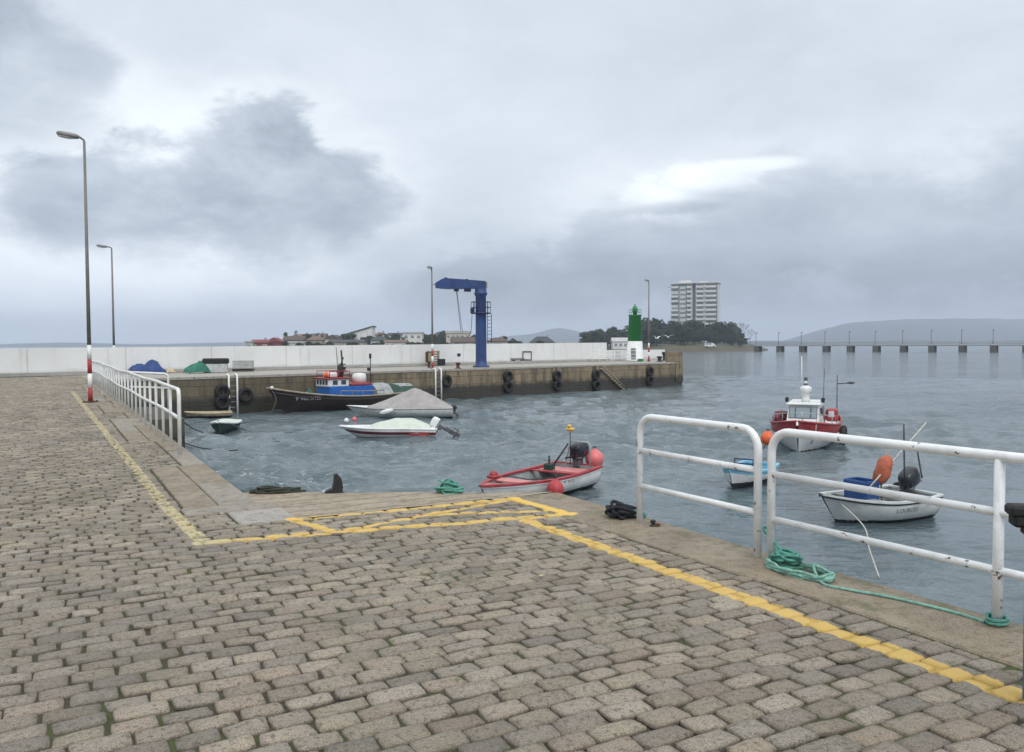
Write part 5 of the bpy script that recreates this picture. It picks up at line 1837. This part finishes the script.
for i in range(nf):
    for j, (x0, x1) in enumerate(cols):
        if j in (0,) and i % 3 == 1: continue
        if (j == 1): continue
        mb = MB(); mb.box(((x0 + x1) / 2, -6.05, i * fh + fh * .22), (x1 - x0, 1.0, fh * .40)); mb.build('balcony', m_tbal, tw)
for x in (-W / 2 + 4.55, -W / 2 + 8.5, W / 2 - .2):
    mb = MB(); mb.box((x, -5.7, HH / 2), (.45, .5, HH - .1)); mb.build('pilaster', m_tdark, tw)
for i in range(nf):
    mb = MB(); mb.box((-W / 2 - .05, 0, i * fh + fh * .6), (.14, 7, fh * .4)); mb.build('side_window', m_tdark, tw)
mb = MB(); mb.box((0, -.3, HH + .22), (W + 1.2, 12.6, .44)); mb.build('roof', m_tbal, tw)
mb = MB(); mb.box((-W * .22, 0, HH + 1.2), (5.5, 5, 1.5)); mb.box((W * .18, 0, HH + .8), (4, 4, .8)); mb.build('roof_house', m_twall, tw)
mb = MB(); mb.box((-W / 2 - 1.1, -4, HH - 1.6), (2.2, 2, .3)); mb.build('roof_ledge', m_tbal, tw)

# houses ------------------------------------------------------------
def wallm(n, c): return pm(n, c, .85, var=.1, scale=.4, bump=0, dirt=.25)
MW = {'white': wallm('house_white', (.70, .69, .66)), 'cream': wallm('house_cream', (.52, .48, .38)), 'stone': wallm('house_stone', (.33, .31, .24)), 'red': wallm('house_red', (.25, .055, .05)), 'grey': wallm('house_grey', (.36, .36, .36)), 'pale': wallm('house_pale', (.42, .44, .36))}
MR = {'brown': wallm('roof_brown', (.10, .068, .054)), 'red': wallm('roof_red', (.22, .05, .045)), 'dark': wallm('roof_dark', (.055, .058, .065)), 'tile': wallm('roof_tile', (.17, .105, .078)), 'flat': wallm('roof_pale', (.45, .45, .43))}


def sh_h(u, yy):
    b = (yy - 300) / 160
    return WZ + (1.9 + 1.2 * math.exp(-((u - 370) / 70) ** 2)) * math.sin(PI * min(1, b * 1.15)) ** .7


def house(label, u0, u1, v_eave, v_ridge, yy, wm, rm, kind='gable', nwin=3, storeys=1, rz=0.0, group=None):
    u = (u0 + u1) / 2
    w = (u1 - u0) / F * yy
    gz_ = min(sh_h(u, yy), -.2) - .4
    ze = ad(u, v_eave, yy).z - gz_; zr = ad(u, v_ridge, yy).z - gz_
    d = max(6, min(10, w * .8))
    h = thing('house', label, 'house', ((u - 512) / F * yy, yy, gz_), rz)
    mb = MB(); mb.box((0, 0, ze / 2), (w, d, ze)); mb.build('wall', MW[wm], h)
    if kind == 'mono':
        mb = MB(); a, b_ = w / 2 - .02, d / 2 - .02
        mb.add([(-a, -b_, ze), (a, -b_, ze), (a, -b_, zr - .45), (-a, b_, ze), (a, b_, ze), (a, b_, zr - .45)], [(0, 1, 2), (5, 4, 3), (1, 4, 5, 2), (0, 2, 5, 3)]); mb.build('gable_wall', MW[wm], h)
    ov = .5
    if kind == 'gable':       # ridge along x
        V = [(-w / 2 - ov, -d / 2 - ov, ze), (w / 2 + ov, -d / 2 - ov, ze), (w / 2 + ov, d / 2 + ov, ze), (-w / 2 - ov, d / 2 + ov, ze), (-w / 2 - ov, 0, zr), (w / 2 + ov, 0, zr)]
        fs = [(0, 1, 5, 4), (2, 3, 4, 5), (0, 4, 3), (1, 2, 5), (3, 2, 1, 0)]
    elif kind == 'front':     # gable to the viewer
        V = [(-w / 2 - ov, -d / 2 - ov, ze), (w / 2 + ov, -d / 2 - ov, ze), (w / 2 + ov, d / 2 + ov, ze), (-w / 2 - ov, d / 2 + ov, ze), (0, -d / 2 - ov, zr), (0, d / 2 + ov, zr)]
        fs = [(1, 2, 5, 4), (3, 0, 4, 5), (0, 1, 4), (2, 3, 5), (3, 2, 1, 0)]
    elif kind == 'hip':
        q = min(w, d) * .35
        V = [(-w / 2 - ov, -d / 2 - ov, ze), (w / 2 + ov, -d / 2 - ov, ze), (w / 2 + ov, d / 2 + ov, ze), (-w / 2 - ov, d / 2 + ov, ze), (-w / 2 + q, 0, zr), (w / 2 - q, 0, zr)]
        fs = [(0, 1, 5, 4), (2, 3, 4, 5), (0, 4, 3), (1, 2, 5), (3, 2, 1, 0)]
    elif kind == 'mono':      # slanted roof rising to the right
        V = [(-w / 2 - ov, -d / 2 - ov, ze), (w / 2 + ov, -d / 2 - ov, zr - .4), (w / 2 + ov, d / 2 + ov, zr - .4), (-w / 2 - ov, d / 2 + ov, ze), (-w / 2 - ov, -d / 2 - ov, ze + .5), (w / 2 + ov, -d / 2 - ov, zr), (w / 2 + ov, d / 2 + ov, zr), (-w / 2 - ov, d / 2 + ov, ze + .5)]
        fs = [(0, 1, 5, 4), (1, 2, 6, 5), (2, 3, 7, 6), (3, 0, 4, 7), (4, 5, 6, 7), (3, 2, 1, 0)]
    else:
        V = [(a * (w / 2 + .3), b * (d / 2 + .3), z) for z in (ze, max(zr, ze + .4)) for a, b in ((-1, -1), (1, -1), (1, 1), (-1, 1))]
        fs = [(3, 2, 1, 0), (4, 5, 6, 7)] + [(i, (i + 1) % 4, 4 + (i + 1) % 4, 4 + i) for i in range(4)]
    mb = MB(); mb.add(V, fs); ro = mb.build('roof', MR[rm], h)
    if kind in ('gable', 'hip'):
        mb = MB(); mb.box((w * .22, .6, zr + .1), (.7, .7, 1.3)); mb.build('chimney', MW['grey'], ro)
    sh = ze / storeys
    for s_ in range(storeys):
        for i in range(nwin):
            x = (i + .5) / nwin * w - w / 2
            if s_ == 0 and i == nwin // 2 and nwin > 1:
                mb = MB(); mb.box((x, -d / 2 - .02, 1.15), (1.1, .08, 2.2)); mb.build('door', MR['brown'], h); continue
            fr = MB(); fr.box((x, -d / 2 - .02, s_ * sh + sh * .58), (1.7, .06, 1.45)); fo = fr.build('window', MW['white'], h)
            mb = MB(); mb.box((x, -d / 2 - .045, s_ * sh + sh * .58), (1.4, .07, 1.2)); mb.build('pane', m_tdark, fo)
    return h


HS = [
    ('small pale green shed at the left tip of the village', 248, 255, 342, 341, 335, 'pale', 'flat', 'flat', 1),
    ('long dark red boathouse at the left end of the village', 254, 270, 342.5, 339.5, 338, 'red', 'red', 'gable', 3),
    ('red gabled boathouse with a higher roof next to the long red one', 268, 284, 342, 337.5, 345, 'red', 'red', 'front', 2),
    ('brown roofed house behind the palm trees', 286, 305, 340, 336, 365, 'stone', 'brown', 'gable', 3),
    ('low white cottage in front of the brown roofed house', 291, 305, 343.3, 341.2, 336, 'white', 'flat', 'flat', 3),
    ('stone house with tiled hip roof half among trees', 309, 324, 340, 335.5, 362, 'stone', 'tile', 'hip', 3),
    ('white gabled house left of the modern villa', 325, 343, 339, 334.8, 372, 'white', 'brown', 'front', 2),
    ('low long pale building below the modern villa', 331, 365, 342.3, 339.6, 338, 'cream', 'dark', 'gable', 6),
    ('large white modern villa with a slanting dark roof', 347, 374, 335.5, 326, 392, 'white', 'dark', 'mono', 4, 2),
    ('grey house with dark roof right of the modern villa', 372, 388, 340, 336.5, 370, 'grey', 'dark', 'hip', 3),
    ('long low white house by the shore', 386, 407, 342.2, 339.8, 340, 'white', 'tile', 'gable', 4),
    ('white two storey house with big dark windows', 404, 423, 333.5, 332, 372, 'white', 'flat', 'flat', 3, 2),
    ('long pale stone house just left of the crane column', 447, 470, 333.5, 331, 372, 'cream', 'flat', 'flat', 5, 2),
    ('brown roofed barn in front of the pale stone house', 452, 474, 342, 337, 342, 'stone', 'brown', 'gable', 3),
    ('stone house with tile roof right of the crane column', 488, 508, 341.2, 337.5, 350, 'stone', 'brown', 'hip', 3),
    ('house with a dark slate hip roof standing alone above the wall', 530, 554, 342.6, 336.5, 352, 'grey', 'dark', 'hip', 3),
    ('small white flat roofed house right of the slate roofed one', 556, 572, 343.5, 342.0, 352, 'white', 'flat', 'flat', 2),
    ('white hillside house with brown gable left of the modern villa, behind the gabled one', 312, 327, 336.5, 333.5, 425, 'white', 'brown', 'gable', 3),
    ('cream hillside house directly under the tip of the slanting villa roof', 375, 387, 335.0, 332.2, 425, 'cream', 'tile', 'hip', 2),
    ('pale hillside house between the modern villa and the long shore house', 389, 402, 335.5, 332.8, 425, 'white', 'dark', 'gable', 3),
    ('tile roofed hillside house above the left brown roofed one', 297, 311, 336.8, 334.0, 420, 'cream', 'tile', 'gable', 3),
    ('white hillside house left of the lamp post and right of the two storey house', 424, 431, 336.5, 334.3, 425, 'white', 'brown', 'front', 2),
    ('grey roofed hillside house half hidden by trees left of the long pale stone house', 434, 446, 335.0, 331.8, 425, 'stone', 'dark', 'hip', 2),
]
for a in HS:
    house(a[0], a[1], a[2], a[3], a[4], a[5], a[6], a[7], a[8], a[9], a[10] if len(a) > 10 else 1)
# white house behind the light tower on the island
yy = 386.0
hz0 = ad(622, 348, yy)
ih = thing('house', 'small white house among the island trees left of the light tower', 'house', ((620 - 512) / F * yy, yy, isl_h(620, yy) - .3))
zt = ad(620, 341.5, yy).z - ih.location.z
mb = MB(); mb.box((0, 0, zt / 2), (7.5, 6, zt)); mb.build('wall', MW['white'], ih)
mb = MB(); V = [(-4.1, -3.4, zt), (4.1, -3.4, zt), (4.1, 3.4, zt), (-4.1, 3.4, zt), (-4.1, 0, zt + 1.8), (4.1, 0, zt + 1.8)]; mb.add(V, [(0, 1, 5, 4), (2, 3, 4, 5), (0, 4, 3), (1, 2, 5), (3, 2, 1, 0)]); mb.build('roof', MR['flat'], ih)
for x in (-2.2, 0, 2.2):
    mb = MB(); mb.box((x, -3.03, zt * .55), (1.2, .08, 1.2)); mb.build('window', m_tdark, ih)
for (u, v, l) in ((709, 348.3, 'white parked van under the island trees above the beach'),):
    yy = 384.0; q = ad(u + 1, v, yy)
    vn = thing('parked_van', l, 'van', (q.x, yy, isl_h(u, yy) + .05), R(5))
    mb = MB(); V = [(-2.2, z) for z in ()]
    prof = [(-2.4, .45), (2.4, .45), (2.45, 1.1), (1.9, 1.25), (1.35, 2.0), (-2.35, 2.05), (-2.45, 1.2)]
    n = len(prof); V = [(x, y, z) for y in (-.9, .9) for x, z in prof]
    mb.add(V, [tuple(range(n)), tuple(range(2 * n - 1, n - 1, -1))] + [(i, n + i, n + (i + 1) % n, (i + 1) % n) for i in range(n)]); mb.build('body', m_gel, vn)
    for x in (-1.5, 1.5):
        for y in (-.85, .85):
            mb = MB(); mb.torus((x, y, .38), .26, .12, 'Y', 12, 6); mb.build('wheel', m_rubber, vn)
    for x0 in (-1.5, -.2):
        mb = MB(); mb.box((x0, -.91, 1.6), (1.0, .03, .5)); mb.build('window', m_glass, vn)

# village trees
g = random.Random(31)
VT = [(287, 331.5, .5), (300, 336, .9), (308, 334, .9), (317, 332.5, 1.0), (328, 336, .8), (344, 331, .9), (352, 333, 1.0), (379, 332, 1.1), (386, 331, 1.0), (393, 333, 1.0), (400, 333, .9), (425, 331, 1.0), (430, 333.5, 1.1), (437, 334, 1.1), (443, 327.5, 1.2), (474, 334, 1.0), (482, 336, 1.0), (495, 336, 1.1), (503, 335.5, 1.0), (512, 337, 1.1), (519, 339, .9), (275, 338, .7), (365, 335, .9), (413, 337, .7), (540, 340, .8), (550, 341, .7), (320, 341, .6), (384, 340, .7), (480, 341, .8), (428, 341, .8), (310, 341, .7), (345, 341, .7)]
VT += [(g.uniform(286, 446), g.uniform(332.5, 338), g.uniform(.8, 1.3)) for _ in range(40)] + [(g.uniform(284, 520), g.uniform(340.5, 342.5), g.uniform(.6, 1.0)) for _ in range(34)]
for i, (u, v, w) in enumerate(VT):
    yy = (398 if i % 3 else 376) + g.uniform(-10, 8) if v < 339 else (352 if i % 2 else 331) + g.uniform(-5, 4)
    gz_ = sh_h(u, yy) - .5
    hh = max(2.5, ad(u, v, yy).z - gz_)
    tree('garden_tree', 'dark green garden tree rising between the village houses' if v < 339 else 'low green garden tree in front of the village houses', GARD[i % 3], ((u - 512) / F * yy, yy, gz_), w * 1.15, hh / 5.6, 'garden trees in the village')
for (u, v, l) in ((286, 332.5, 'left palm tree of the pair above the brown roofed house'), (296.5, 331.2, 'taller right palm tree of the pair above the brown roofed house')):
    yy = 380.0; gz_ = sh_h(u, yy) - .5; hh = ad(u, v, yy).z - gz_
    t = thing('palm_tree', l, 'tree', ((u - 512) / F * yy, yy, gz_))
    mb = MB(); mb.tube([(0, 0, 0), (.1, 0, hh * .5), (0, 0, hh - .6)], [.28, .22, .2], 8); mb.build('trunk', m_trunk, t)
    mb = MB()
    for k in range(26):
        a = k * 2.4; e = g.uniform(-.3, 1.2); L = g.uniform(1.2, 1.7)
        d = Vector((math.cos(a) * math.cos(e), math.sin(a) * math.cos(e), math.sin(e)))
        o_ = Vector((0, 0, hh - .6)); sd = d.cross(Vector((0, 0, 1))).normalized() * .16
        p1 = o_ + d * L * .6 + Vector((0, 0, .05)); p2 = o_ + d * L - Vector((0, 0, .55))
        mb.add([o_ - sd * .3, o_ + sd * .3, p1 + sd, p1 - sd, p2], [(0, 1, 2, 3), (3, 2, 4)])
    mb.build('crown', m_leaf, t)

# bridge ------------------------------------------------------------
m_brc = pm('bridge_concrete', (.22, .215, .20), .85, var=.2, scale=.4, bump=0)
m_brd = pm('bridge_dark_pier', (.085, .08, .068), .85, var=.3, scale=.4, bump=0)
us = [757.0, 779.4, 802.2, 825.7, 850.0, 875.9, 903.2, 931.7, 962.0, 993.5, 1026.0, 1060, 1096, 1134]
# straight line through the world: fit from first and last pixels
Pb0 = Vector(((779.4 - 512) / F * 345, 345.0, 0)); 
Pb1 = Vector(((993.5 - 512) / F * 296, 296.0, 0))
bd = (Pb1 - Pb0).normalized()
def on_line(u):
    k = (u - 512) / F
    # Pb0 + bd*q : x = k*y
    q = (k * Pb0.y - Pb0.x) / (bd.x - k * bd.y)
    return Pb0 + bd * q
br_ = thing('bridge', 'long low concrete road bridge with lamp posts reaching the island', 'bridge', (Pb0.x, Pb0.y, WZ), math.atan2(bd.y, bd.x))
zd0 = ad(900, 346.6, on_line(900).y).z - WZ; zd1 = ad(900, 343.9, on_line(900).y).z - WZ
q0 = (on_line(742) - Pb0).dot(bd); q1 = (on_line(1134) - Pb0).dot(bd)
mb = MB(); mb.box(((q0 + q1) / 2, 2.5, (zd0 + zd1) / 2 - .1), (q1 - q0, 7, (zd1 - zd0) * .34)); mb.build('deck', m_brc, br_)
mb = MB(); mb.box(((q0 + q1) / 2, -1.05, zd1 - .05), (q1 - q0, .12, .22)); mb.build('parapet', m_brc, br_)
for u in us:
    q = (on_line(u) - Pb0).dot(bd)
    mb = MB(); mb.box((q, 1.0, zd0 / 2 - .3), (2.1, 4.0, zd0 + 1.2), .2); mb.build('bridge_pier', m_brd, br_)
    lt = MB(); lt.tube([(q, -1.1, zd1 - .1), (q, -1.1, zd1 + 4.6)], .09, 6); lt.tube([(q, -1.1, zd1 + 4.5), (q, -.2, zd1 + 4.8)], .12, 5); lo_ = lt.build('lamp_post', m_brd, br_)
    mb = MB(); mb.box((q, -.2, zd1 + 4.85), (.4, .9, .25), .05); mb.build('lamp_head', m_brd, lo_)
nb = 90
mb = MB()
for i in range(nb):
    q = q0 + (q1 - q0) * i / nb
    mb.box((q, -1.05, zd1 + .32), (.08, .08, .55))
mb.box(((q0 + q1) / 2, -1.05, zd1 + .60), (q1 - q0, .06, .06)); mb.build('handrail', m_brd, br_)

# moored poles and gulls
for (u, v, l) in ((657, 338.3, 'white gull gliding before the dark island trees, the left one'), (668.2, 337.2, 'white gull gliding before the dark island trees, the right one')):
    yy = 150.0; c = ad(u, v, yy)
    t = thing('seagull', l, 'bird', c, R(30 if u < 660 else -20), 'gulls over the pier end')
    mb = MB()
    def wing(sd):
        pts = [(0, .10, 0), (sd * .28, .12, .20), (sd * .62, -.02, .26), (sd * .30, -.14, .20), (0, -.16, 0)]
        up = [(x, y, z + .025) for x, y, z in pts]
        mb.add(pts + up, [(0, 1, 3, 4), (1, 2, 3), (9, 8, 6, 5), (8, 7, 6), (0, 5, 6, 1), (1, 6, 7, 2), (2, 7, 8, 3), (3, 8, 9, 4)], True)
    mb.ell((0, 0, 0), (.09, .30, .09), 1, 10, 8); mb.ell((0, .30, .03), (.06, .09, .06), 1, 8, 6); wing(1); wing(-1)
    mb.add([(-.05, -.25, 0), (.05, -.25, 0), (.09, -.45, .0), (-.09, -.45, .0)], [(0, 1, 2, 3)])
    mb.build('body', m_gull, t)
    t.scale = (1.5, 1.5, 1.5)

# hills -------------------------------------------------------------
def hills(u0, u1, Y, depth, prof, seed, nx=90):
    mb = MB()
    def f(a, b):
        u = u0 + (u1 - u0) * a
        yy = Y + depth * b
        x = (u - 512) / F * yy
        top = prof(u)                           # picture height in pixels above the water there -> metres
        e = math.sin(PI / 2 * min(1, b * 1.4)) ** 1.3
        h = top / F * Y * e * (1 + .10 * mnoise.noise(Vector((x * .004 + seed, yy * .004, 0))) + .05 * mnoise.noise(Vector((x * .016 + seed, yy * .016, 3))))
        return (x, yy, WZ - .2 + h)
    mb.grid(f, nx, 10)
    return tag(mb.build('hills', m_hill), None, None, None, 'structure')


def sstep(x, a, b):
    t = max(0, min(1, (x - a) / (b - a))); return t * t * (3 - 2 * t)


hills(745, 1350, 2600, 1500, lambda u: 3 + 27 * sstep(u, 755, 860) + 3.5 * math.sin((u - 860) / 60), 1)
hills(470, 640, 3000, 1200, lambda u: 3 + 17 * math.exp(-((u - 562) / 32) ** 2) + 7 * math.exp(-((u - 510) / 28) ** 2), 5)
hills(-420, 260, 2800, 1200, lambda u: 4.2 + 1.6 * math.sin(u / 37.0) + 1.5 * math.exp(-((u - 200) / 45) ** 2), 9)
hills(640, 1300, 2000, 500, lambda u: 3.2 + 1.0 * math.sin(u / 23.0), 13)

# ------------------------------------------------------------------ HAZE
hz_m = bpy.data.materials.new('haze_air'); hz_m.use_nodes = True
n = hz_m.node_tree.nodes; n.clear()
out = n.new('ShaderNodeOutputMaterial'); pv = n.new('ShaderNodeVolumePrincipled')
pv.inputs['Color'].default_value = (.80, .87, 1.0, 1)
pv.inputs['Density'].default_value = .00028
pv.inputs['Anisotropy'].default_value = .1
hz_m.node_tree.links.new(pv.outputs[0], out.inputs['Volume'])
mb = MB(); mb.box((0, 1000, 70), (12400, 9800, 152)); hz = mb.build('haze', hz_m)
tag(hz, None, None, None, 'stuff')

# ------------------------------------------------------------------ SKY
w = bpy.data.worlds.new('World'); scene.world = w; w.use_nodes = True
nt = NT(w.node_tree)
bgn = w.node_tree.nodes['Background']
SUN_EL, SUN_AZ = R(48), R(160)      # azimuth clockwise from +Y
sky = nt.node('ShaderNodeTexSky', sky_type='NISHITA')
sky.sun_disc = False
sky.sun_elevation = SUN_EL
sky.sun_rotation = SUN_AZ
dirv = nt.node('ShaderNodeTexCoord').outputs['Generated']
sp = nt.node('ShaderNodeSeparateXYZ'); nt.link(dirv, sp.inputs[0])
X, Y, Z = sp.outputs
azi = nt.m('ARCTAN2', X, Y)
ele = nt.m('ARCSINE', Z)
# cloud-plane coordinates give flat, receding banks
zz = nt.m('ADD', nt.m('MAXIMUM', Z, 0.0), .20)
cv = nt.node('ShaderNodeCombineXYZ'); nt.link(nt.m('DIVIDE', X, zz), cv.inputs[0]); nt.link(nt.m('DIVIDE', Y, zz), cv.inputs[1])
n_big = nt.noise(cv.outputs[0], .75, 5, .55, .3)
n_fin = nt.noise(cv.outputs[0], 2.2, 9, .62, .5)
mpd = nt.node('ShaderNodeMapping'); mpd.inputs['Scale'].default_value = (1, 1, 1.9); nt.link(dirv, mpd.inputs['Vector'])
n_puf = nt.noise(mpd.outputs[0], 7.5, 6, .6)
n_puf2 = nt.noise(mpd.outputs[0], 3.2, 5, .6)
wa = nt.m('ADD', nt.m('MULTIPLY', nt.m('SUBTRACT', n_puf, .5), 1.5), nt.m('MULTIPLY', nt.m('SUBTRACT', n_puf2, .5), 1.1))


def azp(u): return math.atan((u - 512) / F)
def elp(v): return math.atan((344 - v) / F)


def blob(u, v, ru, rv, soft=.55, warp=1.0, slant=0.0):
    """soft cloud patch in azimuth/elevation with a noisy outline: 1 inside, 0 outside"""
    da = nt.m('SUBTRACT', azi, azp(u)); de = nt.m('SUBTRACT', ele, elp(v))
    if slant: de = nt.m('SUBTRACT', de, nt.m('MULTIPLY', da, slant))
    a = nt.m('DIVIDE', da, ru / F)
    b = nt.m('DIVIDE', de, rv / F)
    r = nt.m('SQRT', nt.m('ADD', nt.m('MULTIPLY', a, a), nt.m('MULTIPLY', b, b)))
    r = nt.m('ADD', r, nt.m('MULTIPLY', wa, warp * 1.3))
    return nt.smooth(r, 1 - soft, 1 + soft, 1, 0)


L = nt.m('ADD', .70, nt.m('MULTIPLY', nt.m('SUBTRACT', n_big, .5), .24))
L = nt.m('ADD', L, nt.m('MULTIPLY', nt.m('SUBTRACT', n_fin, .5), .20))
L = nt.m('ADD', L, nt.smooth(ele, .38, 1.0, 0, .50))


def addb(amount, *a, **k):
    global L
    L = nt.m('ADD', L, nt.m('MULTIPLY', blob(*a, **k), amount))


# brighter gaps
addb(.15, 60, 235, 200, 110, soft=.8, warp=.6)
addb(.12, 70, 282, 230, 26, soft=.6, warp=.5)
addb(.10, 180, 150, 150, 60, soft=.8, warp=.6)
addb(.08, 430, 130, 260, 120, soft=.9, warp=.5)
addb(.08, 1000, 120, 260, 160, soft=.9, warp=.5)
# grey bank over the right half

addb(-.07, 480, 250, 150, 50, soft=.6, warp=.7)
addb(-.05, 560, 60, 120, 60, soft=.9)
addb(-.06, 790, 75, 120, 90, soft=.9)
# the two dark cumulus of the left half: unions of lobes sharing one ragged outline
def lobes(parts, warp):
    out = None
    for (u, v, ru, rv) in parts:
        a = nt.m('DIVIDE', nt.m('SUBTRACT', azi, azp(u)), ru / F)
        b = nt.m('DIVIDE', nt.m('SUBTRACT', ele, elp(v)), rv / F)
        r = nt.m('SQRT', nt.m('ADD', nt.m('MULTIPLY', a, a), nt.m('MULTIPLY', b, b)))
        if out is None: out = r
        else:
            n_ = nt.node('ShaderNodeMath', operation='SMOOTH_MIN'); nt.link(out, n_.inputs[0]); nt.link(r, n_.inputs[1]); n_.inputs[2].default_value = .25; out = n_.outputs[0]
    return nt.m('ADD', out, nt.m('MULTIPLY', wa2, warp))


n_c1 = nt.noise(mpd.outputs[0], 9.0, 8, .62, .25); n_c2 = nt.noise(mpd.outputs[0], 4.0, 4, .5)
n_c3 = nt.noise(mpd.outputs[0], 24.0, 8, .65, .3)
wa2 = nt.m('ADD', nt.m('ADD', nt.m('MULTIPLY', nt.m('SUBTRACT', n_c1, .5), 2.1), nt.m('MULTIPLY', nt.m('SUBTRACT', n_c3, .5), .5)), nt.m('MULTIPLY', nt.m('SUBTRACT', n_c2, .5), .9))
cum = lobes([(80, 228, 72, 40), (150, 222, 90, 48), (240, 205, 100, 66), (275, 160, 64, 52), (330, 200, 72, 52)], .85)
tone = nt.m('ADD', nt.smooth(n_c1, .3, .7, .75, 1.15), nt.m('MULTIPLY', nt.m('SUBTRACT', n_c3, .5), .5))
L = nt.m('ADD', L, nt.m('MULTIPLY', nt.smooth(cum, 1.0, 1.6, .05, 0), 1.0))
L = nt.m('SUBTRACT', L, nt.m('MULTIPLY', nt.m('MULTIPLY', nt.smooth(cum, nt.smooth(ele, .10, .24, .35, .70), nt.smooth(ele, .10, .24, 1.3, 1.12), 1, 0), tone), .41))
cu2 = lobes([(-10, 80, 80, 62), (30, 120, 72, 48), (85, 100, 40, 30)], .9)
L = nt.m('SUBTRACT', L, nt.m('MULTIPLY', nt.m('MULTIPLY', nt.smooth(cu2, .45, 1.25, 1, 0), tone), .24))
bank = lobes([(500, 285, 130, 40), (640, 262, 130, 48), (790, 235, 130, 62), (930, 250, 130, 62), (1060, 240, 120, 70)], .9)
L = nt.m('SUBTRACT', L, nt.m('MULTIPLY', nt.m('MULTIPLY', nt.smooth(bank, .55, 1.15, 1, 0), tone), .19))
# bright tear
tear = lobes([(645, 198, 46, 13), (692, 184, 54, 13), (745, 175, 50, 6)], 1.5)
L = nt.m('ADD', L, nt.m('MULTIPLY', nt.smooth(tear, .3, 1.4, 1, 0), .26))
wisp = lobes([(625, 200, 34, 14), (665, 212, 60, 8)], 1.0)
L = nt.m('SUBTRACT', L, nt.m('MULTIPLY', nt.smooth(wisp, .4, 1.2, 1, 0), .16))
addb(.12, 660, 190, 130, 34, soft=.8, warp=.6, slant=.15)

addb(.07, 955, 175, 60, 30, soft=.8, warp=.7)
addb(-.13, 980, 303, 340, 44, soft=.7, warp=.6)
# darkening and blueing toward the horizon
hor = nt.smooth(ele, .0, .13, 1, 0)
rightk = nt.smooth(azi, -.45, .55, .35, 1.0)
L = nt.m('SUBTRACT', L, nt.m('MULTIPLY', nt.m('MULTIPLY', hor, rightk), .25))
L = nt.m('MAXIMUM', L, .22)
Ls = nt.m('MULTIPLY', L, 11.6)
tint = nt.mix(nt.smooth(L, .42, .95), (.81, .93, 1.075), (.93, .99, 1.045))
tint = nt.mix(nt.m('MULTIPLY', nt.m('MULTIPLY', hor, rightk), .8), tint, (.80, .89, 1.15))
cvL = nt.node('ShaderNodeCombineXYZ')
for i in range(3): nt.link(Ls, cvL.inputs[i])
cloud = nt.mix(1.0, tint, cvL.outputs[0], 'MULTIPLY')
fin = nt.mix(.93, sky.outputs[0], cloud)
nt.link(fin, bgn.inputs['Color'])
bgn.inputs['Strength'].default_value = .10

# ------------------------------------------------------------------ SUN
sd = bpy.data.lights.new('sun', 'SUN'); sd.energy = 1.4; sd.angle = R(25); sd.color = (1.0, .96, .90)
so = bpy.data.objects.new('sun', sd); COL.objects.link(so)
dv = Vector((math.sin(SUN_AZ) * math.cos(SUN_EL), math.cos(SUN_AZ) * math.cos(SUN_EL), math.sin(SUN_EL)))
so.rotation_euler = dv.to_track_quat('Z', 'Y').to_euler()
so.location = dv * 50

# ------------------------------------------------------------------ render
scene.view_settings.view_transform = 'Standard'
scene.view_settings.look = 'None'
scene.view_settings.exposure = 0.0
scene.view_settings.gamma = 1.0
scene.view_settings.use_curve_mapping = False
scene.render.engine = 'CYCLES'
scene.cycles.use_denoising = True
scene.cycles.max_bounces = 6
scene.cycles.diffuse_bounces = 3
scene.cycles.glossy_bounces = 3
scene.cycles.volume_bounces = 1
